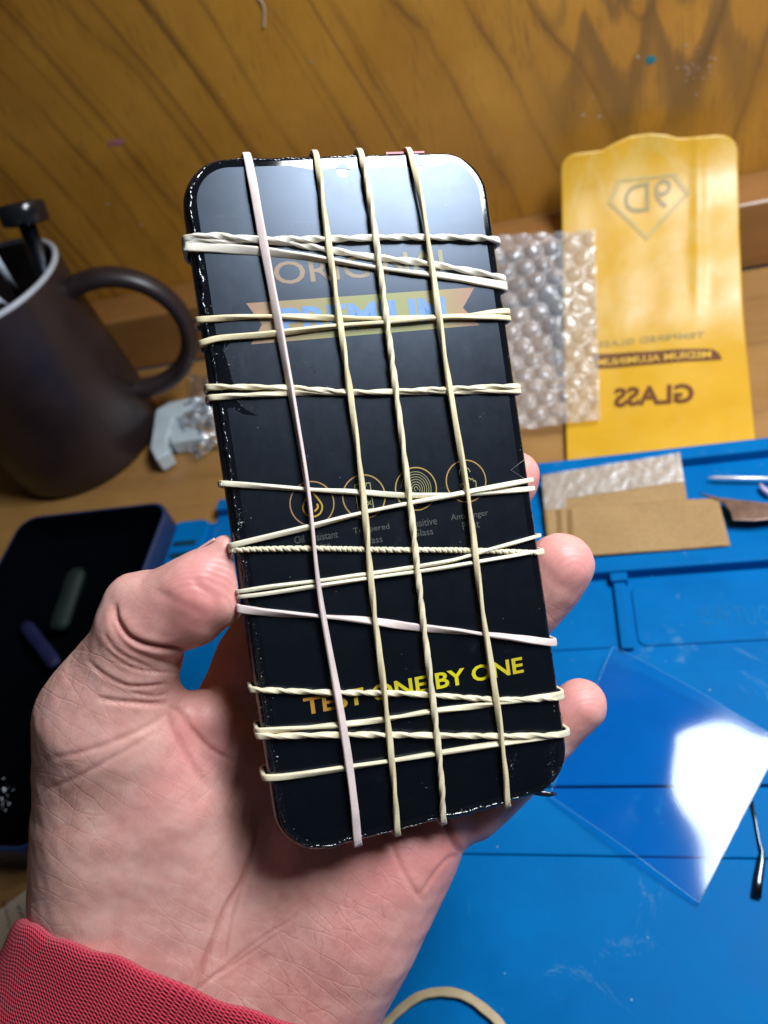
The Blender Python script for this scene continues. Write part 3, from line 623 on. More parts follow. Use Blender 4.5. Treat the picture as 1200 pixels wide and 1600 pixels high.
def sd_cone(p, a, b, ra, rb):
    ba = b - a; l2 = ba @ ba; pa = p - a; t = np.clip((pa @ ba) / l2, 0, 1)
    d = pa - t[:, None] * ba
    return np.sqrt((d*d).sum(1)) - (ra + (rb - ra)*t)
def sdf(p):
    out = None
    for name, k in ORDER:
        ch = CH[name]; d = None
        for a, b in zip(ch[:-1], ch[1:]):
            e = sd_cone(p, ccam(*a[:3]), ccam(*b[:3]), a[3], b[3]); d = e if d is None else np.minimum(d, e)
            if len(ch) > 2 and e is not d: pass
        if out is None: out = d
        else:
            h = np.clip(0.5 + 0.5*(out - d)/k, 0, 1); out = out*(1-h) + d*h - k*h*(1-h)
    return out
def surface_nets(lo, hi, s):
    n = [int(math.ceil((hi[i]-lo[i])/s)) + 1 for i in range(3)]
    ax = [lo[i] + s*np.arange(n[i]) for i in range(3)]
    # coarse pass finds the blocks that hold the surface
    V = np.full(n, 1e3, np.float32); B = 8
    for i0 in range(0, n[0], B):
        for j0 in range(0, n[1], B):
            for k0 in range(0, n[2], B):
                i1, j1, k1 = min(i0+B, n[0]), min(j0+B, n[1]), min(k0+B, n[2])
                c = np.array([[ax[0][i0] + s*B/2, ax[1][j0] + s*B/2, ax[2][k0] + s*B/2]]); d = sdf(c)[0]
                if abs(d) > s*B*0.5*1.75 + 3.0: V[i0:i1, j0:j1, k0:k1] = d; continue
                g = np.stack(np.meshgrid(ax[0][i0:i1], ax[1][j0:j1], ax[2][k0:k1], indexing='ij'), -1).reshape(-1, 3)
                V[i0:i1, j0:j1, k0:k1] = sdf(g).reshape(i1-i0, j1-j0, k1-k0)
    ins = V < 0
    c = np.zeros([m-1 for m in n], int)
    for a in (0, 1):
        for b in (0, 1):
            for d in (0, 1): c += ins[a:n[0]-1+a, b:n[1]-1+b, d:n[2]-1+d]
    act = (c > 0) & (c < 8); idx = -np.ones(act.shape, int); I = np.argwhere(act); idx[act] = np.arange(len(I))
    acc = np.zeros((len(I), 3)); cnt = np.zeros(len(I))
    cs = [(a, b, d) for a in (0, 1) for b in (0, 1) for d in (0, 1)]
    for p in cs:
        for ax_ in range(3):
            if p[ax_]: continue
            q = list(p); q[ax_] = 1
            v0 = V[I[:, 0]+p[0], I[:, 1]+p[1], I[:, 2]+p[2]]; v1 = V[I[:, 0]+q[0], I[:, 1]+q[1], I[:, 2]+q[2]]
            m = (v0 < 0) != (v1 < 0); t = np.where(m, v0/np.where(m, v0-v1, 1), 0)
            pos = np.tile(np.array(p, float), (len(I), 1)); pos[:, ax_] = t; acc[m] += pos[m]; cnt[m] += 1
    vert = np.array(lo) + s*(I + acc/cnt[:, None]); F_ = []
    for ax_ in range(3):
        o1, o2 = [(1, 2), (2, 0), (0, 1)][ax_]
        sl0 = [slice(None)]*3; sl1 = [slice(None)]*3; sl0[ax_] = slice(0, -1); sl1[ax_] = slice(1, None)
        a, b = ins[tuple(sl0)], ins[tuple(sl1)]
        for flip, E in ((0, a & ~b), (1, ~a & b)):
            W = np.argwhere(E)
            W = W[(W[:, o1] > 0) & (W[:, o2] > 0) & (W[:, o1] < n[o1]-1) & (W[:, o2] < n[o2]-1)]
            def at(d1, d2):
                Q = W.copy(); Q[:, o1] -= d1; Q[:, o2] -= d2; return idx[Q[:, 0], Q[:, 1], Q[:, 2]]
            q = np.stack([at(1, 1), at(0, 1), at(0, 0), at(1, 0)], 1)
            F_.append(q[:, ::-1] if flip else q)
    F_ = np.vstack(F_); F_ = F_[(F_ >= 0).all(1)]
    return vert, F_
hv, hf = surface_nets((-100, -165, 165), (70, 25, 236), 1.0)

def subdivided(v, f, lv=1):
    me = bpy.data.meshes.new('tmp'); me.from_pydata(v.tolist(), [], f.tolist()); me.update(); ob = bpy.data.objects.new('tmp', me); COL.objects.link(ob)
    sm = ob.modifiers.new('s', 'SMOOTH'); sm.factor = 0.5; sm.iterations = 3
    md = ob.modifiers.new('d', 'SUBSURF'); md.levels = lv
    bpy.context.view_layer.update(); e = bpy.data.meshes.new_from_object(ob.evaluated_get(bpy.context.evaluated_depsgraph_get()))
    V = np.empty(len(e.vertices)*3, np.float32); e.vertices.foreach_get('co', V); V = V.reshape(-1, 3).astype(float)
    Fq = np.empty(len(e.loops), np.int32); e.loops.foreach_get('vertex_index', Fq); Fq = Fq.reshape(-1, 4)
    bpy.data.objects.remove(ob); bpy.data.meshes.remove(me); bpy.data.meshes.remove(e); return V, Fq
hv, hf = subdivided(hv, hf)
def vnormals(v, f):
    fn = np.cross(v[f[:, 2]] - v[f[:, 0]], v[f[:, 3]] - v[f[:, 1]]); N_ = np.zeros_like(v)
    for k in range(4): np.add.at(N_, f[:, k], fn)
    return N_ / np.maximum(np.linalg.norm(N_, axis=1), 1e-9)[:, None]
hn = vnormals(hv, hf)
if ((hn * sdf(hv + hn*0.5)[:, None]).sum() < 0) or (np.mean(sdf(hv + hn*1.0) - sdf(hv - hn*1.0)) < 0): hn = -hn
# creases: pixel polyline, depth mm, width mm
CR = [
 ([(178, 942), (184, 970), (204, 996), (240, 1010), (296, 1015)], 0.95, 0.95),
 ([(172, 950), (180, 985), (205, 1015), (245, 1030), (280, 1040)], 0.32, 1.0),
 ([(160, 985), (180, 1015), (215, 1035), (250, 1050)], 0.2, 0.7),
 ([(135, 1030), (165, 1055), (205, 1072), (266, 1069)], 0.35, 0.6), ([(160, 1010), (190, 1035), (225, 1048), (278, 1052)], 0.25, 0.5), ([(205, 1082), (240, 1088), (264, 1084)], 0.25, 0.5),
 ([(150, 1090), (180, 1095), (222, 1099), (264, 1099)], 0.45, 0.8),
 ([(235, 925), (262, 932), (290, 946), (325, 964)], 0.16, 1.9),
 ([(300, 905), (318, 922), (342, 940)], 0.2, 1.6),
 ([(262, 1103), (285, 1115), (300, 1140), (330, 1170), (370, 1190)], 0.5, 0.9),
 ([(262, 1110), (278, 1150), (300, 1190), (330, 1235)], 0.5, 1.2),
 ([(262, 1115), (215, 1143), (140, 1172), (75, 1186)], 0.22, 1.0),
 ([(250, 1140), (190, 1176), (118, 1216), (66, 1236)], 0.18, 0.9),
 ([(405, 1275), (396, 1320), (380, 1370), (350, 1425), (320, 1500), (300, 1560)], 0.55, 0.9),
 ([(380, 1370), (362, 1440), (350, 1500)], 0.35, 0.5),
 ([(290, 1560), (350, 1512), (410, 1465), (450, 1440), (470, 1420)], 0.22, 0.6),
 ([(330, 1530), (390, 1490), (440, 1455)], 0.25, 0.5),
 ([(600, 1290), (620, 1340), (640, 1380), (660, 1410)], 0.22, 0.9),
 ([(724, 1335), (695, 1345), (655, 1400)], 0.28, 0.8),
 ([(722, 1335), (702, 1300), (690, 1270)], 0.9, 1.1),
]
hp_ = np.c_[600 + F*hv[:, 0]/hv[:, 2], 800 - F*hv[:, 1]/hv[:, 2]]; front = (hn * (hv/np.linalg.norm(hv, axis=1)[:, None])).sum(1) < 0.25
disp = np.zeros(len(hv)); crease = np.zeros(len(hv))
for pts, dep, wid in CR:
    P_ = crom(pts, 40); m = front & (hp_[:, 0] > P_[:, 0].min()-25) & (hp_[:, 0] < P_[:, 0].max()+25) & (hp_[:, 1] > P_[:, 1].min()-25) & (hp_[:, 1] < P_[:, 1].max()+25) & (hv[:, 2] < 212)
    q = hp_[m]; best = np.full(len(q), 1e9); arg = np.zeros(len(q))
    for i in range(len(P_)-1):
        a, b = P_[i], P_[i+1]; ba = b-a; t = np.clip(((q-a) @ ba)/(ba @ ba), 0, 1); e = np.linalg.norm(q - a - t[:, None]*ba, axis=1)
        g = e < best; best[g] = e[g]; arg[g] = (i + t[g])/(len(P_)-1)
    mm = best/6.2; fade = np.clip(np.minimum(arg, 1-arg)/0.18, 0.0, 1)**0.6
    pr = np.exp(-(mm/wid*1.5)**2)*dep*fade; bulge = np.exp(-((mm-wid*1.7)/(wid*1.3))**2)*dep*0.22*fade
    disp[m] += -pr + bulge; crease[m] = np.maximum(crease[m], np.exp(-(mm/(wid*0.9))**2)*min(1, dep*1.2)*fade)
disp += 0.15*vnoise(hv, 14, 3) + 0.07*vnoise(hv, 5, 4)
hv2 = hv + hn*disp[:, None]
# press the flesh back where it meets the phone's side and back
Wc = (CPOS + (MW @ (hv2.T/1000)).T); loc = np.c_[(Wc - O) @ EX, (Wc - O) @ EY, (Wc - O) @ EZ]
ins_ = (np.abs(loc[:, 0]) < PW/2 + 0.0004) & (np.abs(loc[:, 1]) < PL/2 + 0.0004) & (loc[:, 2] > -PT - 0.0014) & (loc[:, 2] < 0.004)
sidepush = ins_ & (loc[:, 0] < -PW/2 + 0.006) & (loc[:, 1] > -0.03); loc[sidepush, 0] = -PW/2 - 0.0004
bk = ins_ & ~sidepush & (loc[:, 2] < 0.0005); loc[bk, 2] = -PT - 0.0014
Wc = O + loc[:, :1]*EX + loc[:, 1:2]*EY + loc[:, 2:]*EZ
# blood colour of the skin, in soft patches
RB = [(330, 900, 60, 0.9), (300, 960, 55, 0.6), (320, 1140, 60, 0.7), (230, 960, 60, 0.3), (300, 1215, 70, 0.35), (620, 1330, 110, 0.75), (560, 1500, 130, 0.5), (890, 880, 60, 0.85), (910, 1100, 60, 0.85), (835, 745, 50, 0.95), (230, 1260, 60, 0.3), (690, 1330, 60, 0.5)]
red = np.zeros(len(hv))
for x, y, s, a in RB: red += a*np.exp(-(((hp_[:, 0]-x)**2 + (hp_[:, 1]-y)**2)/(s*s)))
red = np.clip(red + 0.15*vnoise(hv, 11, 9), 0, 1)
def skin():
    m = NT('skin'); co = m.co()
    r = m.n('Attribute', attribute_name='blood').outputs['Fac']; cr = m.n('Attribute', attribute_name='crease').outputs['Fac']; tp = m.n('Attribute', attribute_name='pad').outputs['Fac']
    mot = m.noise(co, 130, 4, 0.6); mot2 = m.noise(co, 420, 3, 0.6)
    c = m.ramp(m.math('ADD', m.math('MULTIPLY', mot, 0.7), m.math('MULTIPLY', mot2, 0.3)), [(0.30, (0.63, 0.315, 0.26)), (0.5, (0.71, 0.385, 0.325)), (0.70, (0.77, 0.47, 0.40))])
    c = m.mix(m.math('MULTIPLY', r, 0.75), c, (0.66, 0.235, 0.22))
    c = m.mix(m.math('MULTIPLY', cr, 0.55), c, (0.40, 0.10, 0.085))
    # skin lines: two crossing sets of fine furrows, broken up, in the palm's plane
    pv = m.n('Attribute', attribute_name='palm').outputs['Vector']
    wob = m.n('TexNoise', {'Vector': pv, 'Scale': 0.18, 'Detail': 3.0}).outputs['Color']
    pw = m.n('VectorMath', operation='MULTIPLY_ADD'); m.set(pw.inputs[0], wob); m.set(pw.inputs[1], (2.2, 2.2, 0.0)); m.set(pw.inputs[2], pv)
    def lines(ang, across, along, w0, off=0.0):
        mp = m.n('Mapping', {'Vector': pw.outputs[0], 'Rotation': (0, 0, math.radians(ang)), 'Location': (off, off, 0)}); sc = m.n('Mapping', {'Vector': mp.outputs[0], 'Scale': (1/across, 1/along, 1)})
        v = m.n('TexVoronoi', {'Vector': sc.outputs[0], 'Scale': 1.0, 'Randomness': 1.0}, feature='DISTANCE_TO_EDGE', voronoi_dimensions='2D').outputs['Distance']
        return m.ramp(v, [(0.0, 0.0), (w0, 1.0)])
    l1 = lines(-28, 3.4, 17, 0.07); l2 = lines(57, 4.2, 19, 0.06, 31.0); l4 = lines(-20, 1.3, 4.5, 0.16, 12.0); l5 = lines(66, 1.5, 4.5, 0.16, 77.0)
    l3 = m.n('TexVoronoi', {'Vector': co, 'Scale': 1300.0, 'Randomness': 0.9}, feature='DISTANCE_TO_EDGE').outputs['Distance']
    h = m.math('ADD', m.math('MULTIPLY', l1, 0.75), m.math('ADD', m.math('MULTIPLY', l2, 0.65), m.math('MULTIPLY', m.ramp(l3, [(0, 0), (0.2, 1)]), 0.12)))
    h = m.math('ADD', h, m.math('MULTIPLY', m.math('ADD', l4, l5), 0.16))
    gate = m.ramp(m.noise(co, 38, 2), [(0.38, 0.06), (0.64, 1)])
    h = m.math('MULTIPLY', h, m.math('MULTIPLY', gate, m.math('MULTIPLY_ADD', tp, -1.25, 1.45, clamp=True)))
    # friction ridges, strongest on the finger pads
    wv = m.n('TexWave', {'Vector': m.co((1, 1, 1), (0.35, 0.2, -0.35)), 'Scale': 330.0, 'Distortion': 5.0, 'Detail': 1.0, 'Detail Scale': 0.22}, wave_type='BANDS', bands_direction='Y').outputs['Fac']
    h = m.math('ADD', h, m.math('MULTIPLY', wv, m.math('MULTIPLY', tp, 0.5)))
    c = m.mix(m.math('MULTIPLY', m.math('SUBTRACT', 1.0, l1), m.math('MULTIPLY', gate, 0.10)), c, (0.38, 0.12, 0.10))
    pores = m.noise(co, 1600, 2, 0.5)
    m.P(Base_Color=c, Roughness=m.ramp(mot2, [(0.3, 0.42), (0.7, 0.56)]), Subsurface_Weight=0.5, Subsurface_Radius=(1.0, 0.35, 0.2), Subsurface_Scale=0.0028, Specular_IOR_Level=0.45,
        Normal=m.bump(m.math('ADD', h, m.math('MULTIPLY', pores, 0.15)), 0.34, 0.00022))
    return m.m
M_skin = skin()
person = thing('person', 'open left hand in a red knitted cuff, gripping the black phone', 'person', tuple(CPOS + MW @ (ccam(300, 1500, 205)/1000)))
hand = mesh('hand', Wc, hf[:, ::-1], M_skin, person, True)
fixn(hand.data)
for nm, arr in (('blood', red), ('crease', np.clip(crease, 0, 1)), ('pad', np.clip(np.exp(-((hp_[:, 0]-315)**2 + (hp_[:, 1]-925)**2)/75**2) + np.exp(-((hp_[:, 0]-890)**2 + (hp_[:, 1]-880)**2)/60**2) + np.exp(-((hp_[:, 0]-915)**2 + (hp_[:, 1]-1095)**2)/60**2) + 0.35, 0, 1))):
    a = hand.data.attributes.new(nm, 'FLOAT', 'POINT'); a.data.foreach_set('value', arr.astype(np.float32))
a = hand.data.attributes.new('palm', 'FLOAT_VECTOR', 'POINT'); a.data.foreach_set('vector', np.c_[hp_/6.2, np.zeros(len(hp_))].astype(np.float32).ravel())
# thumbnail seen edge-on
def nail():
    n1, n2 = 14, 8; v = []
    for j in range(n2):
        for i in range(n1):
            s = i/(n1-1); t = j/(n2-1)
            px = 284 + (337-284)*s; py = 880 - (880-843)*s; dep = 178.5 + 8.5*t
            bow = math.sin(math.pi*t)*2.0 + math.sin(math.pi*s)*1.2
            v.append(CPOS + MW @ (ccam(px - bow*0.6 - 1.5, py - bow - 1.0 + (t-0.5)*2, dep)/1000))
    f = grid_faces(n1, n2); o = mesh('thumbnail', v, f, simple('nail', (0.62, 0.36, 0.32), 0.28, var=0.05), hand, True)
    s = o.modifiers.new('s', 'SOLIDIFY'); s.thickness = 0.0005; return o
nail()

# ---------------------------------------------------------------- sleeve
def sleeve():
    m = NT('red_knit'); uv = m.n('UVMap', uv_map='UVMap').outputs[0]; sp = m.n('SeparateXYZ', {'Vector': uv}); U, V, _ = sp.outputs
    a = m.math('MULTIPLY', U, 2*math.pi*290); b = m.math('MULTIPLY', V, 2*math.pi*62)
    tri = m.math('SINE', m.math('ADD', a, m.math('MULTIPLY', m.math('SINE', b), 1.1))); row = m.math('SINE', m.math('ADD', b, m.math('MULTIPLY', m.math('SINE', a), 0.9)))
    h = m.math('ADD', m.math('MULTIPLY', tri, 0.5), m.math('MULTIPLY', row, 0.5)); h = m.math('ADD', h, m.math('MULTIPLY', m.noise(uv, 400, 3), 0.5))
    c = m.ramp(m.math('MULTIPLY_ADD', h, 0.4, 0.5), [(0.15, (0.40, 0.014, 0.038)), (0.8, (0.74, 0.055, 0.095))])
    m.P(Base_Color=c, Roughness=0.85, Sheen_Weight=0.15, Normal=m.bump(h, 0.7, 0.0006), Specular_IOR_Level=0.2)
    nu, prof = 160, [(0.0, -2.2), (-1.0, -1.4), (-1.5, -0.3), (-1.2, 0.9), (-0.2, 1.7), (2, 2.1), (6, 2.3), (12, 2.4), (20, 2.9), (30, 3.6), (45, 4.6), (70, 6), (100, 8)]
    ax = np.array([-0.37, -0.93, 0.08]); ax /= np.linalg.norm(ax); ca = ccam(262, 1560, 211)
    PL_, PR_, PF_ = ccam(56, 1446, 206), ccam(610, 1660, 208), ccam(285, 1546, 181.0)
    cc = (PL_ + PR_)/2; va = (PR_ - PL_)/2; vb = PF_ - cc
    v = []; uvs = []
    for j, (s, g) in enumerate(prof):
        for i in range(nu):
            t = 2*math.pi*i/nu
            s_w = s + 0.5*math.sin(t*9 + 1.0)*(1 if s < 4 else 0.4) + 0.3*math.sin(t*23); g_w = 0.35*math.sin(t*7 + s*0.15) + 0.25*math.sin(t*17 - s*0.3)
            p = cc + ax*s_w + va*0.0 + va*g_w/60 + vb*g_w/40 + va*math.copysign(abs(math.cos(t))**0.85, math.cos(t))*(1 + g/45) + vb*math.copysign(abs(math.sin(t))**0.8, math.sin(t))*(1 + g/28)
            v.append(CPOS + MW @ (p/1000))
    f = grid_faces(nu, len(prof), True)
    o = mesh('sleeve', v, f, m.m, person, True); fixn(o.data)
    ul = o.data.uv_layers.new(name='UVMap'); cum = np.r_[0, np.cumsum([math.hypot(prof[k+1][0]-prof[k][0], prof[k+1][1]-prof[k][1]) for k in range(len(prof)-1)])]/60
    for p in o.data.polygons:
        js = [o.data.loops[l].vertex_index for l in p.loop_indices]; wrap = (max(x % nu for x in js) - min(x % nu for x in js)) > nu/2
        for l, vi in zip(p.loop_indices, js):
            i = vi % nu
            if wrap and i == 0: i = nu
            ul.data[l].uv = (i/nu, cum[vi//nu])
    return o
sleeve()

# ================================================================ MUG WITH TOOLS
M_mug = simple('dark_clay', (0.022, 0.014, 0.015), 0.38, var=0.25, nscale=30, bump=0.25)
MGX, MGY, MH = -0.353, 0.389, 0.1365
mug = thing('mug', 'dark brown clay mug with a pale lip, full of tools', 'mug', (MGX, MGY, 0))
r0, r1 = 0.057, 0.0565
pr = [(0.0005, 0.0008), (r0-0.006, 0.0008), (r0-0.002, 0.002), (r0, 0.006), (r0+0.0012, 0.03), (r1-0.0006, 0.09), (r1, MH-0.003), (r1-0.0004, MH-0.0012), (r1-0.003, MH-0.0012), (r1-0.0042, MH-0.006), (r1-0.0045, 0.03), (r0-0.012, 0.010), (0.0005, 0.009)]
MB().lathe(pr, (MGX, MGY), 96).build('body', M_mug, mug, True)
MB().lathe([(r1-0.0004, MH-0.0026), (r1+0.0001, MH-0.001), (r1-0.0008, MH+0.0004), (r1-0.0022, MH+0.0006), (r1-0.0036, MH-0.0002), (r1-0.0040, MH-0.002)], (MGX, MGY), 96).build('lip', simple('bare_clay_lip', (0.42, 0.44, 0.48), 0.4), mug, True)
ph = math.radians(12); dv = np.array([math.cos(ph), math.sin(ph), 0]); hc = np.array([MGX, MGY, 0.076]) + dv*(r1 + 0.012)
pts = []
for a in np.linspace(128, -128, 48):
    a = math.radians(a); pts.append(hc + dv*0.043*math.cos(a) + np.array([0, 0, 0.043])*math.sin(a))
MB().tube(pts, [0.0088 - 0.0012*math.sin(math.pi*i/47) for i in range(48)], 20, True, 0.75).build('handle', M_mug, mug, True)
def tool_rod(label, top, bot, rad, mat, cat, knob=None):
    t = thing('tool', label, cat, tuple(bot)); top = np.array(top, float); bot = np.array(bot, float); d = top - bot
    MB().tube([bot, bot + d*0.5, top], [rad*0.8, rad, rad], 16).build('shaft', mat, t, True)
    if knob:
        u = d/np.linalg.norm(d); K_ = [top + u*z for z in (-0.001, 0.0, 0.0015, 0.011, 0.0125, 0.013)]
        MB().tube(K_, [rad, knob*0.93, knob, knob, knob*0.93, knob*0.1], 40).build('knob', M_knob, t, True)
    return t
M_knob = simple('black_plastic', (0.010, 0.011, 0.013), 0.18)
M_steel = simple('steel', (0.42, 0.46, 0.52), 0.22, 1.0)
M_dsteel = simple('grey_steel', (0.10, 0.12, 0.15), 0.25, 1.0)
def Cz(px, py, z): return D(px, py, z)
tool_rod('steel rod with a flat black knob standing in the mug', Cz(42, 350, 0.152), Cz(42, 350, 0.152) - np.array([0.004, 0.052, 0.128]), 0.0054, M_dsteel, 'tool', 0.0145)
tb = thing('tweezers', 'bright steel tweezers leaning in the mug, tips up', 'tweezers', (MGX - 0.02, MGY - 0.01, 0.012))
M_bright = simple('polished_steel', (0.68, 0.78, 0.88), 0.3, 0.15)
MB().tube([Cz(32, 470, 0.105), Cz(-8, 400, 0.16)], [0.0026, 0.0018], 12, True, 0.6).build('prong', M_bright, tb, True)
MB().tube([Cz(22, 490, 0.112), Cz(-12, 462, 0.15)], [0.0026, 0.0018], 12, True, 0.6).build('prong', M_bright, tb, True)

# ================================================================ DARK OPEN BOX
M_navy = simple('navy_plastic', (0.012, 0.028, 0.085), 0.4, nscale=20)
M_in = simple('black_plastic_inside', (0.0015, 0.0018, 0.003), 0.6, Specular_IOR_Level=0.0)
ZB = 0.024
tr, tl = Cz(262, 800, ZB), Cz(52, 806, ZB); bx1 = tr[0] - 0.001; by1 = max(tr[1], tl[1]); by0 = Cz(20, 1330, ZB)[1]; bx0 = Cz(-5, 890, ZB)[0] - 0.002
bxo = thing('storage_box', 'deep dark box with a navy rim, left of the mat', 'box', ((bx0+bx1)/2, (by0+by1)/2, 0))
def boxshell():
    R_ = [rrect(bx0+d, bx1-d, by0+d, by1-d, max(0.013-d, 0.004), 8) for d in (0.004, 0.0015, 0.0, 0.0, 0.0008, 0.0022, 0.0030, 0.0045)]
    Z_ = [0.0006, 0.0012, 0.004, ZB-0.001, ZB, ZB, ZB-0.0012, 0.004]; n = len(R_[0]); v = []
    for r_, z in zip(R_, Z_): v += [(x, y, z) for x, y in r_]
    f = []
    for j in range(len(R_)-1): f += [(j*n+i, j*n+(i+1) % n, (j+1)*n+(i+1) % n, (j+1)*n+i) for i in range(n)]
    f.append(tuple(range(n))[::-1]); f.append(tuple(range((len(R_)-1)*n, len(R_)*n)))
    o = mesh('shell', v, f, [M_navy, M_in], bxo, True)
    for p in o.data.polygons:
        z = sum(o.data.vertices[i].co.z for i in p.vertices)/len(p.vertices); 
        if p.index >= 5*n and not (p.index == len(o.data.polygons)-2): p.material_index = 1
    fixn(o.data); return o
boxshell()
def cap_item(name, label, cat, a, b, r, mat):
    o = MB().tube(crom([a, (np.array(a)+np.array(b))/2, b], 12), [r*0.6] + [r]*10 + [r*0.7], 14, True, 0.6).build(name, mat, None, True)
    return tag(o, label, cat)
cap_item('screwdriver_handle', 'dark green tool handle lying in the dark box', 'tool', Cz(122, 890, 0.014), Cz(90, 985, 0.011), 0.0065, simple('green_plastic', (0.0, 0.010, 0.007), 0.7))
cap_item('marker_pen', 'short dark blue pen lying in the dark box', 'pen', Cz(38, 975, 0.010), Cz(88, 1040, 0.010), 0.0042, simple('blue_plastic', (0.003, 0.005, 0.05), 0.7))
def crumbs():
    mb = MB()
    for _ in range(16):
        c = Cz(random.gauss(6, 6), random.gauss(1245, 12), 0.010); s = random.uniform(0.0004, 0.0016)
        v = [c + np.array([random.uniform(-s, s) for _ in range(3)]) for _ in range(4)]; mb.add(v, [(0, 1, 2), (0, 2, 3), (0, 3, 1), (1, 3, 2)])
    return tag(mb.build('foil_scrap', M_bright, None), 'tiny shiny scraps of foil in the dark box', 'scrap')
crumbs()

# ================================================================ GREY CLIP AND CLEAR POUCH BEHIND THE PHONE'S LEFT EDGE
M_grey = simple('pale_grey_plastic', (0.50, 0.58, 0.62), 0.35)
cl = thing('plastic_clip', 'pale grey plastic clip between the mug and the phone', 'clip', tuple(D(270, 700, 0)))
def slabpx(pts, z, th): return MB().slab([D(x, y, z) for x, y in pts], th)
o = slabpx([(243, 640), (262, 628), (322, 616), (330, 640), (270, 652), (258, 690), (264, 706), (243, 718), (234, 700)], 0.014, 0.012).build('frame', M_grey, cl); bevel(o, 0.0012, 3)
o = slabpx([(262, 672), (314, 662), (318, 684), (266, 692)], 0.012, 0.011).build('bridge', M_grey, cl); bevel(o, 0.0012, 3)
o = slabpx([(246, 704), (262, 708), (260, 726), (244, 724)], 0.0060, 0.0055).build('foot', M_grey, cl); bevel(o, 0.001, 3)

def clear_plastic(name, haze=0.16, tint=(0.93, 0.95, 1.0), rough=0.10, gl=0.5):
    m = NT(name); nt = m.t
    tr_ = m.n('BsdfTransparent', {'Color': tint}); gs = m.n('BsdfGlossy', {'Color': (1, 1, 1), 'Roughness': rough}); df = m.n('BsdfDiffuse', {'Color': (0.75, 0.78, 0.82)})
    bmp = m.bump(m.noise(m.co(), 350, 4, 0.6), 0.5, 0.0006); m.set(gs.inputs['Normal'], bmp)
    lw = m.n('LayerWeight', {'Blend': 0.35}); m.set(lw.inputs['Normal'], bmp)
    a = m.n('MixShader'); m.set(a.inputs[0], haze); m.set(a.inputs[1], tr_.outputs[0]); m.set(a.inputs[2], df.outputs[0])
    b = m.n('MixShader'); m.set(b.inputs[0], m.math('MULTIPLY_ADD', lw.outputs['Fresnel'], gl, 0.05)); m.set(b.inputs[1], a.outputs[0]); m.set(b.inputs[2], gs.outputs[0])
    nt.links.new(b.outputs[0], m.out.inputs['Surface']); return m.m
M_clear = clear_plastic('clear_plastic')
def crumple():
    n1, n2 = 60, 80; v = []
    for j in range(n2):
        for i in range(n1):
            s, t = i/(n1-1), j/(n2-1); px = 298 + 85*s + 5*math.sin(t*7); py = 592 + 122*t + 10*s*math.sin(t*5) + (8*math.sin(s*9) if j > n2-6 else 0)
            p = D(px, py, 0.003); q = np.array([[p[0], p[1], 0]]); h = 0.006 + 0.008*math.sin(math.pi*t)*math.sin(math.pi*min(1, s+0.25)) + 0.0035*abs(vnoise(q, 0.018, 5)[0]) + 0.002*vnoise(q, 0.007, 6)[0]
            v.append((p[0], p[1], max(0.0012, h)))
    o = mesh('clear_bag', v, grid_faces(n1, n2), clear_plastic('crumpled_clear', 0.25, gl=0.7), None, True)
    return tag(o, 'crumpled clear plastic bag beside the grey clip', 'plastic bag')
crumple()

# ================================================================ YELLOW POUCH LEANING ON THE WALL LEDGE
BP = crom([(0.3080, 0.0112), (0.330, 0.0040), (0.372, 0.0050), (0.405, 0.0150), (0.440, 0.0360), (0.469, 0.0560), (0.487, 0.0760), (0.4975, 0.0980)], 200)
# the part under the mat's edge is replaced by the pouch ending against the rim
BP = crom([(0.3095, 0.0015), (0.330, 0.0025), (0.365, 0.0040), (0.400, 0.0130), (0.438, 0.0350), (0.469, 0.0545), (0.488, 0.0760), (0.4985, 0.1000)], 240)
bs = np.r_[0, np.cumsum(np.linalg.norm(np.diff(BP, axis=0), axis=1))]
def bp_at(s): return np.array([np.interp(s, bs, BP[:, 0]), np.interp(s, bs, BP[:, 1])])
def py_of(px, y, z):
    x = XAT(px, y, z); c = MW.T @ (np.array([x, y, z]) - CPOS); return 800 - F*c[1]/c[2]
# arc length seen at a pixel of the photo
_ss = np.linspace(0, bs[-1], 160); _cols = np.array([660, 760, 860, 940, 1020, 1100, 1200]); _tab = np.array([[py_of(c, *bp_at(q)) for q in _ss] for c in _cols])
def s_of(py, px=1010):
    return float(np.interp(px, _cols, [np.interp(-py, -r_, _ss) for r_ in _tab]))
rows = np.c_[_ss, _tab[4]]
def edges(py):
    l = np.interp(py, [200, 264, 363, 500, 712, 760], [875, 877, 879, 881, 886, 887]); r = np.interp(py, [200, 272, 385, 510, 686, 760], [1151, 1152, 1154, 1160, 1177, 1184]); return l, r
def bag_pt(u, s, lift=0.0):
    y, z = bp_at(s); y2, z2 = bp_at(min(s + 0.001, bs[-1])); 
    l, r = edges(np.interp(s, rows[:, 0], rows[:, 1])); x = (1-u)*XAT(l, y, z) + u*XAT(r, y, z)
    q = np.array([[x, s, 0.0]]); amp = 0.0009*min(1, s/0.05)
    w = amp*(vnoise(q*np.array([1.6, 0.8, 1]), 0.045, 11)[0] + 0.28*vnoise(q, 0.022, 12)[0])
    w += 0.0016*math.exp(-((x - XAT(1090, y, z))/0.004)**2)*min(1, max(0, (s-0.09)/0.03))
    t = np.array([0, y2-y, z2-z]); t /= np.linalg.norm(t) + 1e-12; nn_ = np.array([0, -t[2], t[1]])
    return np.array([x, y, z]) + nn_*(w*0.7 + 0.0022 + lift)
